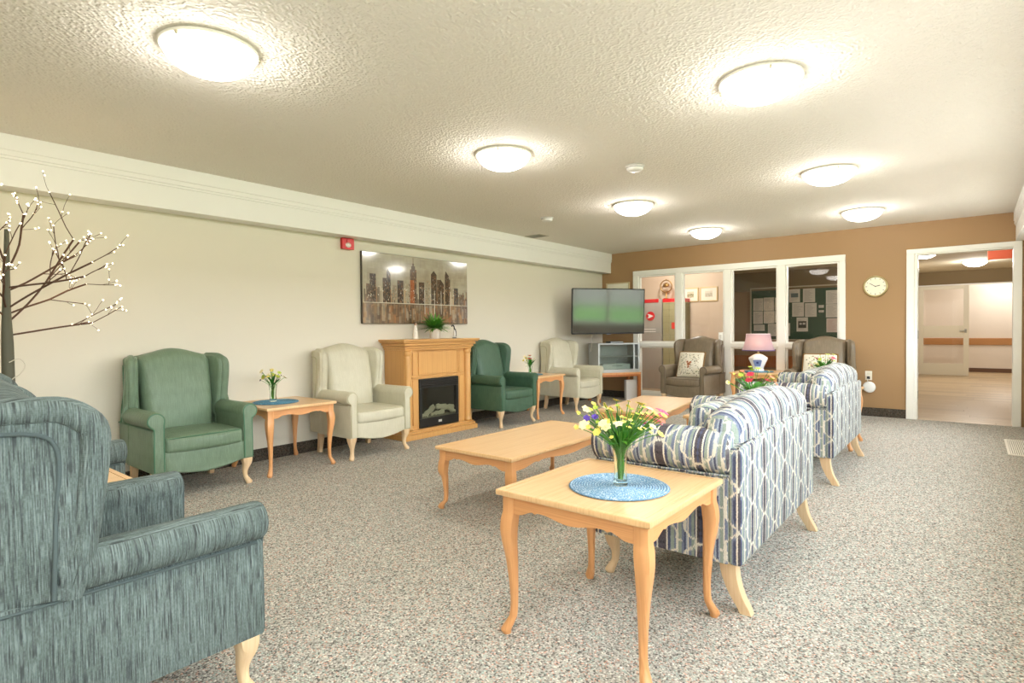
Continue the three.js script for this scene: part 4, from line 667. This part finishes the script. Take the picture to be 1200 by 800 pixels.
// ---------------------------------------------------------------- television, its corner stand and what is in it
const tvTurn = Math.atan2(0.828, 0.56);
{
  const t = thing('television', 'large flat black television turned from the corner wall', 'television', [0.645, 1.09, -7.695], tvTurn);
  const body = new THREE.Group(); body.name = 'panel'; body.rotation.x = 0.045; body.position.set(0, 0, 0); t.add(body);
  mesh('housing', box(-0.605, 0.605, 0, 0.685, -0.05, 0, 0.012), std(0x1a1a1b, 0.35), body);
  mesh('bezel', boxes([-0.61, 0.61, 0.675, 0.69, -0.012, 0.006, 0.003], [-0.61, 0.61, -0.005, 0.016, -0.012, 0.006, 0.003], [-0.61, -0.598, 0.016, 0.675, -0.012, 0.006, 0.003], [0.598, 0.61, 0.016, 0.675, -0.012, 0.006, 0.003]), std(0x2a2a2c, 0.25, { metalness: 0.5 }), body);
  { const g = new THREE.PlaneGeometry(1.2, 0.665); g.translate(0, 0.345, 0.003); mesh('screen', g, std(0x050506, 0.1, { ior: 2.0, clearcoat: 1, clearcoatRoughness: 0.06 }), body); }
  mesh('status_light', box(-0.035, 0.035, -0.017, -0.005, -0.008, 0.004, 0.003), std(0x8e8e90, 0.3), body);
  mesh('wall_arm', merge([box(-0.03, 0.03, 0.28, 0.4, -0.36, -0.05, 0.01), box(-0.12, 0.12, 0.22, 0.46, -0.07, -0.05, 0.004)]), std(0x2a2a2a, 0.5), t);
}
{
  const t = thing('media_table', 'small open oak table under the glass media cabinet', 'table', [0.47, 0, -8.17], tvTurn - 0.02), m = darkOak;
  mesh('table_top', box(-0.375, 0.375, 0.435, 0.468, -0.21, 0.21, 0.004), std(0xffffff, 0.4, { map: oak.map }), t);
  for (const s of [1, -1]) for (const z of [-0.185, 0.185]) mesh('leg', box(s * 0.35 - 0.024, s * 0.35 + 0.024, 0, 0.435, z - 0.024, z + 0.024, 0.004), m, t);
  mesh('apron', box(-0.326, 0.326, 0.405, 0.435, 0.185, 0.205), m, t);
  const c = thing('media_cabinet', 'silver glass fronted media cabinet on the oak table in the corner', 'cabinet', [0.46, 0.468, -8.19], tvTurn - 0.02), s = std(0xb9bcb8, 0.4, { metalness: 0.3 });
  mesh('shell', boxes([-0.36, 0.36, 0.445, 0.465, -0.19, 0.19], [-0.36, 0.36, 0, 0.05, -0.19, 0.19], [-0.36, -0.335, 0.05, 0.445, -0.19, 0.19], [0.335, 0.36, 0.05, 0.445, -0.19, 0.19], [-0.335, 0.335, 0.05, 0.445, -0.19, -0.18]), s, c);
  mesh('shelf', box(-0.335, 0.335, 0.245, 0.258, -0.18, 0.17), s, c);
  mesh('post', box(0.25, 0.275, 0.05, 0.445, 0.17, 0.19), s, c);
  { const g = new THREE.PlaneGeometry(0.585, 0.395); g.translate(-0.0425, 0.2475, 0.186); mesh('glass_door', g, std(0xc8d2cc, 0.03, { transmission: 1, thickness: 0, ior: 1.8 }), c); }
  const v = thing('disc_player', 'white disc player on the lower shelf of the media cabinet', 'player', [0.46, 0.519, -8.19], tvTurn - 0.02);
  mesh('case', box(-0.26, 0.22, 0, 0.085, -0.12, 0.14, 0.006), std(0xe4e5e2, 0.4), v); mesh('disc_tray', box(-0.1, 0.08, 0.045, 0.06, 0.14, 0.143), std(0xb8bab6, 0.4), v);
  const r = thing('set_top_box', 'flat dark receiver box on top of the media cabinet', 'receiver', [0.47, 0.934, -8.18], tvTurn);
  mesh('case', box(-0.11, 0.13, 0, 0.03, -0.08, 0.08, 0.006), std(0x2a2b2d, 0.4), r); mesh('front_strip', box(-0.1, 0.12, 0.008, 0.022, 0.08, 0.082), std(0xb4b6b6, 0.3), r);
  const w = thing('white_carton', 'white carton standing under the oak media table', 'box', [0.66, 0, -8.4], tvTurn); mesh('carton', box(-0.1, 0.09, 0, 0.33, -0.05, 0.02, 0.004), std(0xe8e6e0, 0.6), w); mesh('flap_seam', box(-0.1, 0.09, 0.328, 0.332, -0.018, -0.012), std(0xc9c6bc, 0.6), w);
  const k = mesh(numbered('power_cord'), tube([[0.36, 1.1, -7.72], [0.31, 1.02, -7.76], [0.26, 0.94, -7.84], [0.2, 0.8, -7.9]], 0.006, 20, 6), std(0xe6e2d6, 0.5), scene); tag(k, 'short white cord hanging below the television', 'cord');
}
// ---------------------------------------------------------------- lamp
{
  const t = thing('table_lamp', 'blue and white ceramic table lamp with lilac shade between the brown armchairs', 'lamp', [2.68, TH + 0.008, -8.24], 0.15);
  const oct = (pts) => prep(deform(lathe(pts, 8).rotateY(Math.PI / 8), (v) => { v.x *= 1.15; v.z *= 0.9; }), 0.4);
  mesh('ceramic_base', oct([[0, 0], [0.07, 0], [0.07, 0.02], [0.062, 0.03], [0.068, 0.06], [0.112, 0.165], [0.11, 0.185], [0.06, 0.222], [0.03, 0.235], [0, 0.235]]), std(0xf0efee, 0.2), t);
  for (const z of [1, -1]) { const sh = poly([[-0.06, -0.055], [0.06, -0.055], [0.094, 0.03], [0.094, 0.042], [0.06, 0.05], [-0.06, 0.05], [-0.094, 0.042], [-0.094, 0.03]].map(([x, y]) => [x * 0.6, y * 0.9])); const g = extrude(sh, 0.003); g.rotateX(0.36); g.translate(0, 0.115, 0.078); if (z < 0) g.rotateY(Math.PI); const p = mesh('blue_panel', prep(g), std(0x7f92c0, 0.3), t); const d = new THREE.CylinderGeometry(0.016, 0.016, 0.004, 20).rotateX(Q + 0.36).translate(0, 0.117, 0.0845); if (z < 0) d.rotateY(Math.PI); mesh('medallion', d, std(0x33427e, 0.3), p); }
  mesh('neck', lathe([[0, 0.235], [0.016, 0.235], [0.012, 0.25], [0.016, 0.262], [0.01, 0.275], [0.01, 0.33], [0, 0.33]], 16), std(0xcbb98c, 0.3, { metalness: 0.6 }), t);
  mesh('bulb', new THREE.SphereGeometry(0.028, 16, 12).translate(0, 0.385, 0), std(0xfff6e0, 0.4, { emissive: 0xffe2b0, emissiveIntensity: 4 }), t);
  const oval = (g) => deform(g, (v) => { v.x *= 1.16; v.z *= 0.82; });
  const shade = mesh('lamp_shade', prep(oval(lathe([[0.182, 0.285], [0.165, 0.34], [0.145, 0.42], [0.135, 0.51]], 40)), 0.8), std(0xbfa8b8, 0.9, { transmission: 0.45, thickness: 0 }), t);
  const tr = std(0x6f5f8c, 0.8); mesh('trim', oval(lathe([[0.184, 0.278], [0.185, 0.292], [0.1815, 0.292], [0.181, 0.278]], 40)), tr, shade); mesh('trim', oval(lathe([[0.136, 0.505], [0.137, 0.515], [0.134, 0.515], [0.1335, 0.505]], 40)), std(0xe4d3d6, 0.8), shade);
  mesh('shade_spider', merge([box(-0.134, 0.134, 0.5, 0.503, -0.0015, 0.0015), box(-0.0015, 0.0015, 0.5, 0.503, -0.096, 0.096), box(-0.002, 0.002, 0.33, 0.503, -0.002, 0.002)]), std(0xb8a878, 0.4, { metalness: 0.7 }), t);
  const l = new THREE.PointLight(0xffd9a0, 0.12); l.position.set(0, 0.385, 0); l.castShadow = true; l.shadow.radius = 1.3; t.add(l);
}
// ---------------------------------------------------------------- lit twig tree at the left
{
  const t = thing('twig_tree', 'bare twig tree strung with tiny white lights by the cream wall', 'tree', [0.75, 0, -0.69]);
  const bark = std(0x5b5a4a, 0.75), twig = std(0x5a4030, 0.8), r = rng(207);
  mesh('base', lathe([[0, 0], [0.16, 0], [0.16, 0.02], [0.04, 0.03], [0, 0.03]], 28), bark, t);
  mesh('trunk', prep(loft([[0.03, 0, 0, 0.034, 0.034, 0], [0.6, 0, 0, 0.032, 0.032, 0], [1.1, 0, 0, 0.028, 0.028, 0], [1.3, 0, 0, 0.02, 0.02, 0], [1.75, 0, -0.01, 0.011, 0.011, 0]], 12, 3), 0.9), bark, t);
  const main = [], tw = [], tips = [];
  const grow = (p, d, L, rad, depth) => {
    const pts = [p.toArray()]; let q = p.clone(), dir = d.clone().normalize(); const n = 4;
    for (let i = 0; i < n; i++) { dir.add(V(r() - 0.5, 0.25 * (r() - 0.25), r() - 0.5).multiplyScalar(0.38)).normalize(); q = q.clone().addScaledVector(dir, L / n); if (0.75 + q.x < 0.06) q.x = -0.69; pts.push(q.toArray());
      if (depth > 0 && i >= 1 && (depth > 1 || r() < 0.85)) { const s = dir.clone().add(V(r() - 0.5, r() - 0.42, r() - 0.5).multiplyScalar(1.7)).normalize(); grow(q.clone(), s, L * (0.32 + 0.25 * r()), rad * 0.5, depth - 1); }
      else if (depth === 0 && r() < 0.2) tips.push(q.clone().addScaledVector(V(r() - 0.5, r() - 0.2, r() - 0.5), 0.012)); }
    tips.push(q); (depth > 1 ? main : tw).push(tube(pts, rad, 8, 5));
  };
  for (const [y, d, L] of [[1.22, [0.05, 0.55, -0.62], 0.6], [1.27, [-0.2, 0.3, -0.7], 0.5], [1.3, [0.3, 0.5, -0.55], 0.5], [1.4, [-0.1, 0.35, -0.55], 0.42], [1.42, [0.35, 0.1, -0.6], 0.42], [1.25, [0.1, 0.6, 0.6], 0.55], [1.35, [-0.4, 0.5, 0.4], 0.5], [1.3, [0.7, 0.5, 0.1], 0.45], [1.5, [0.0, 0.6, -0.35], 0.36], [1.55, [0.05, 0.75, 0.15], 0.32], [1.15, [-0.1, 0.12, -0.7], 0.42]]) grow(V(0, y, 0), V(...d), L, 0.0055, 2);
  main.forEach((g) => mesh('branch', g, twig, t));
  const o = mesh('twigs', merge(tw), twig, t); o.userData.kind = 'stuff';
  const s = new THREE.SphereGeometry(0.0043, 8, 6), l = tips.map((p) => clean(s.clone().translate(p.x, p.y, p.z)));
  const li = mesh('fairy_lights', mergeGeometries(l), std(0xfff8e8, 0.4, { emissive: 0xffe8c4, emissiveIntensity: 5 }), t); li.userData.kind = 'stuff';
  mesh('light_cord', tube([[0.03, 1.0, 0], [0.05, 1.02, -0.04], [0.03, 0.98, -0.07], [0.05, 0.93, -0.04], [0.03, 0.9, -0.01], [0.032, 0.6, 0]], 0.0028, 40, 5), std(0xd9d2c0, 0.5), t);
  for (const [y, k] of [[1.45, 0.12], [1.75, 0.1]]) { const pl = new THREE.PointLight(0xffd8a8, k); pl.position.set(-0.05, y, -0.25); pl.castShadow = true; pl.shadow.radius = 8; t.add(pl); }
}
renderer.render(scene, camera);
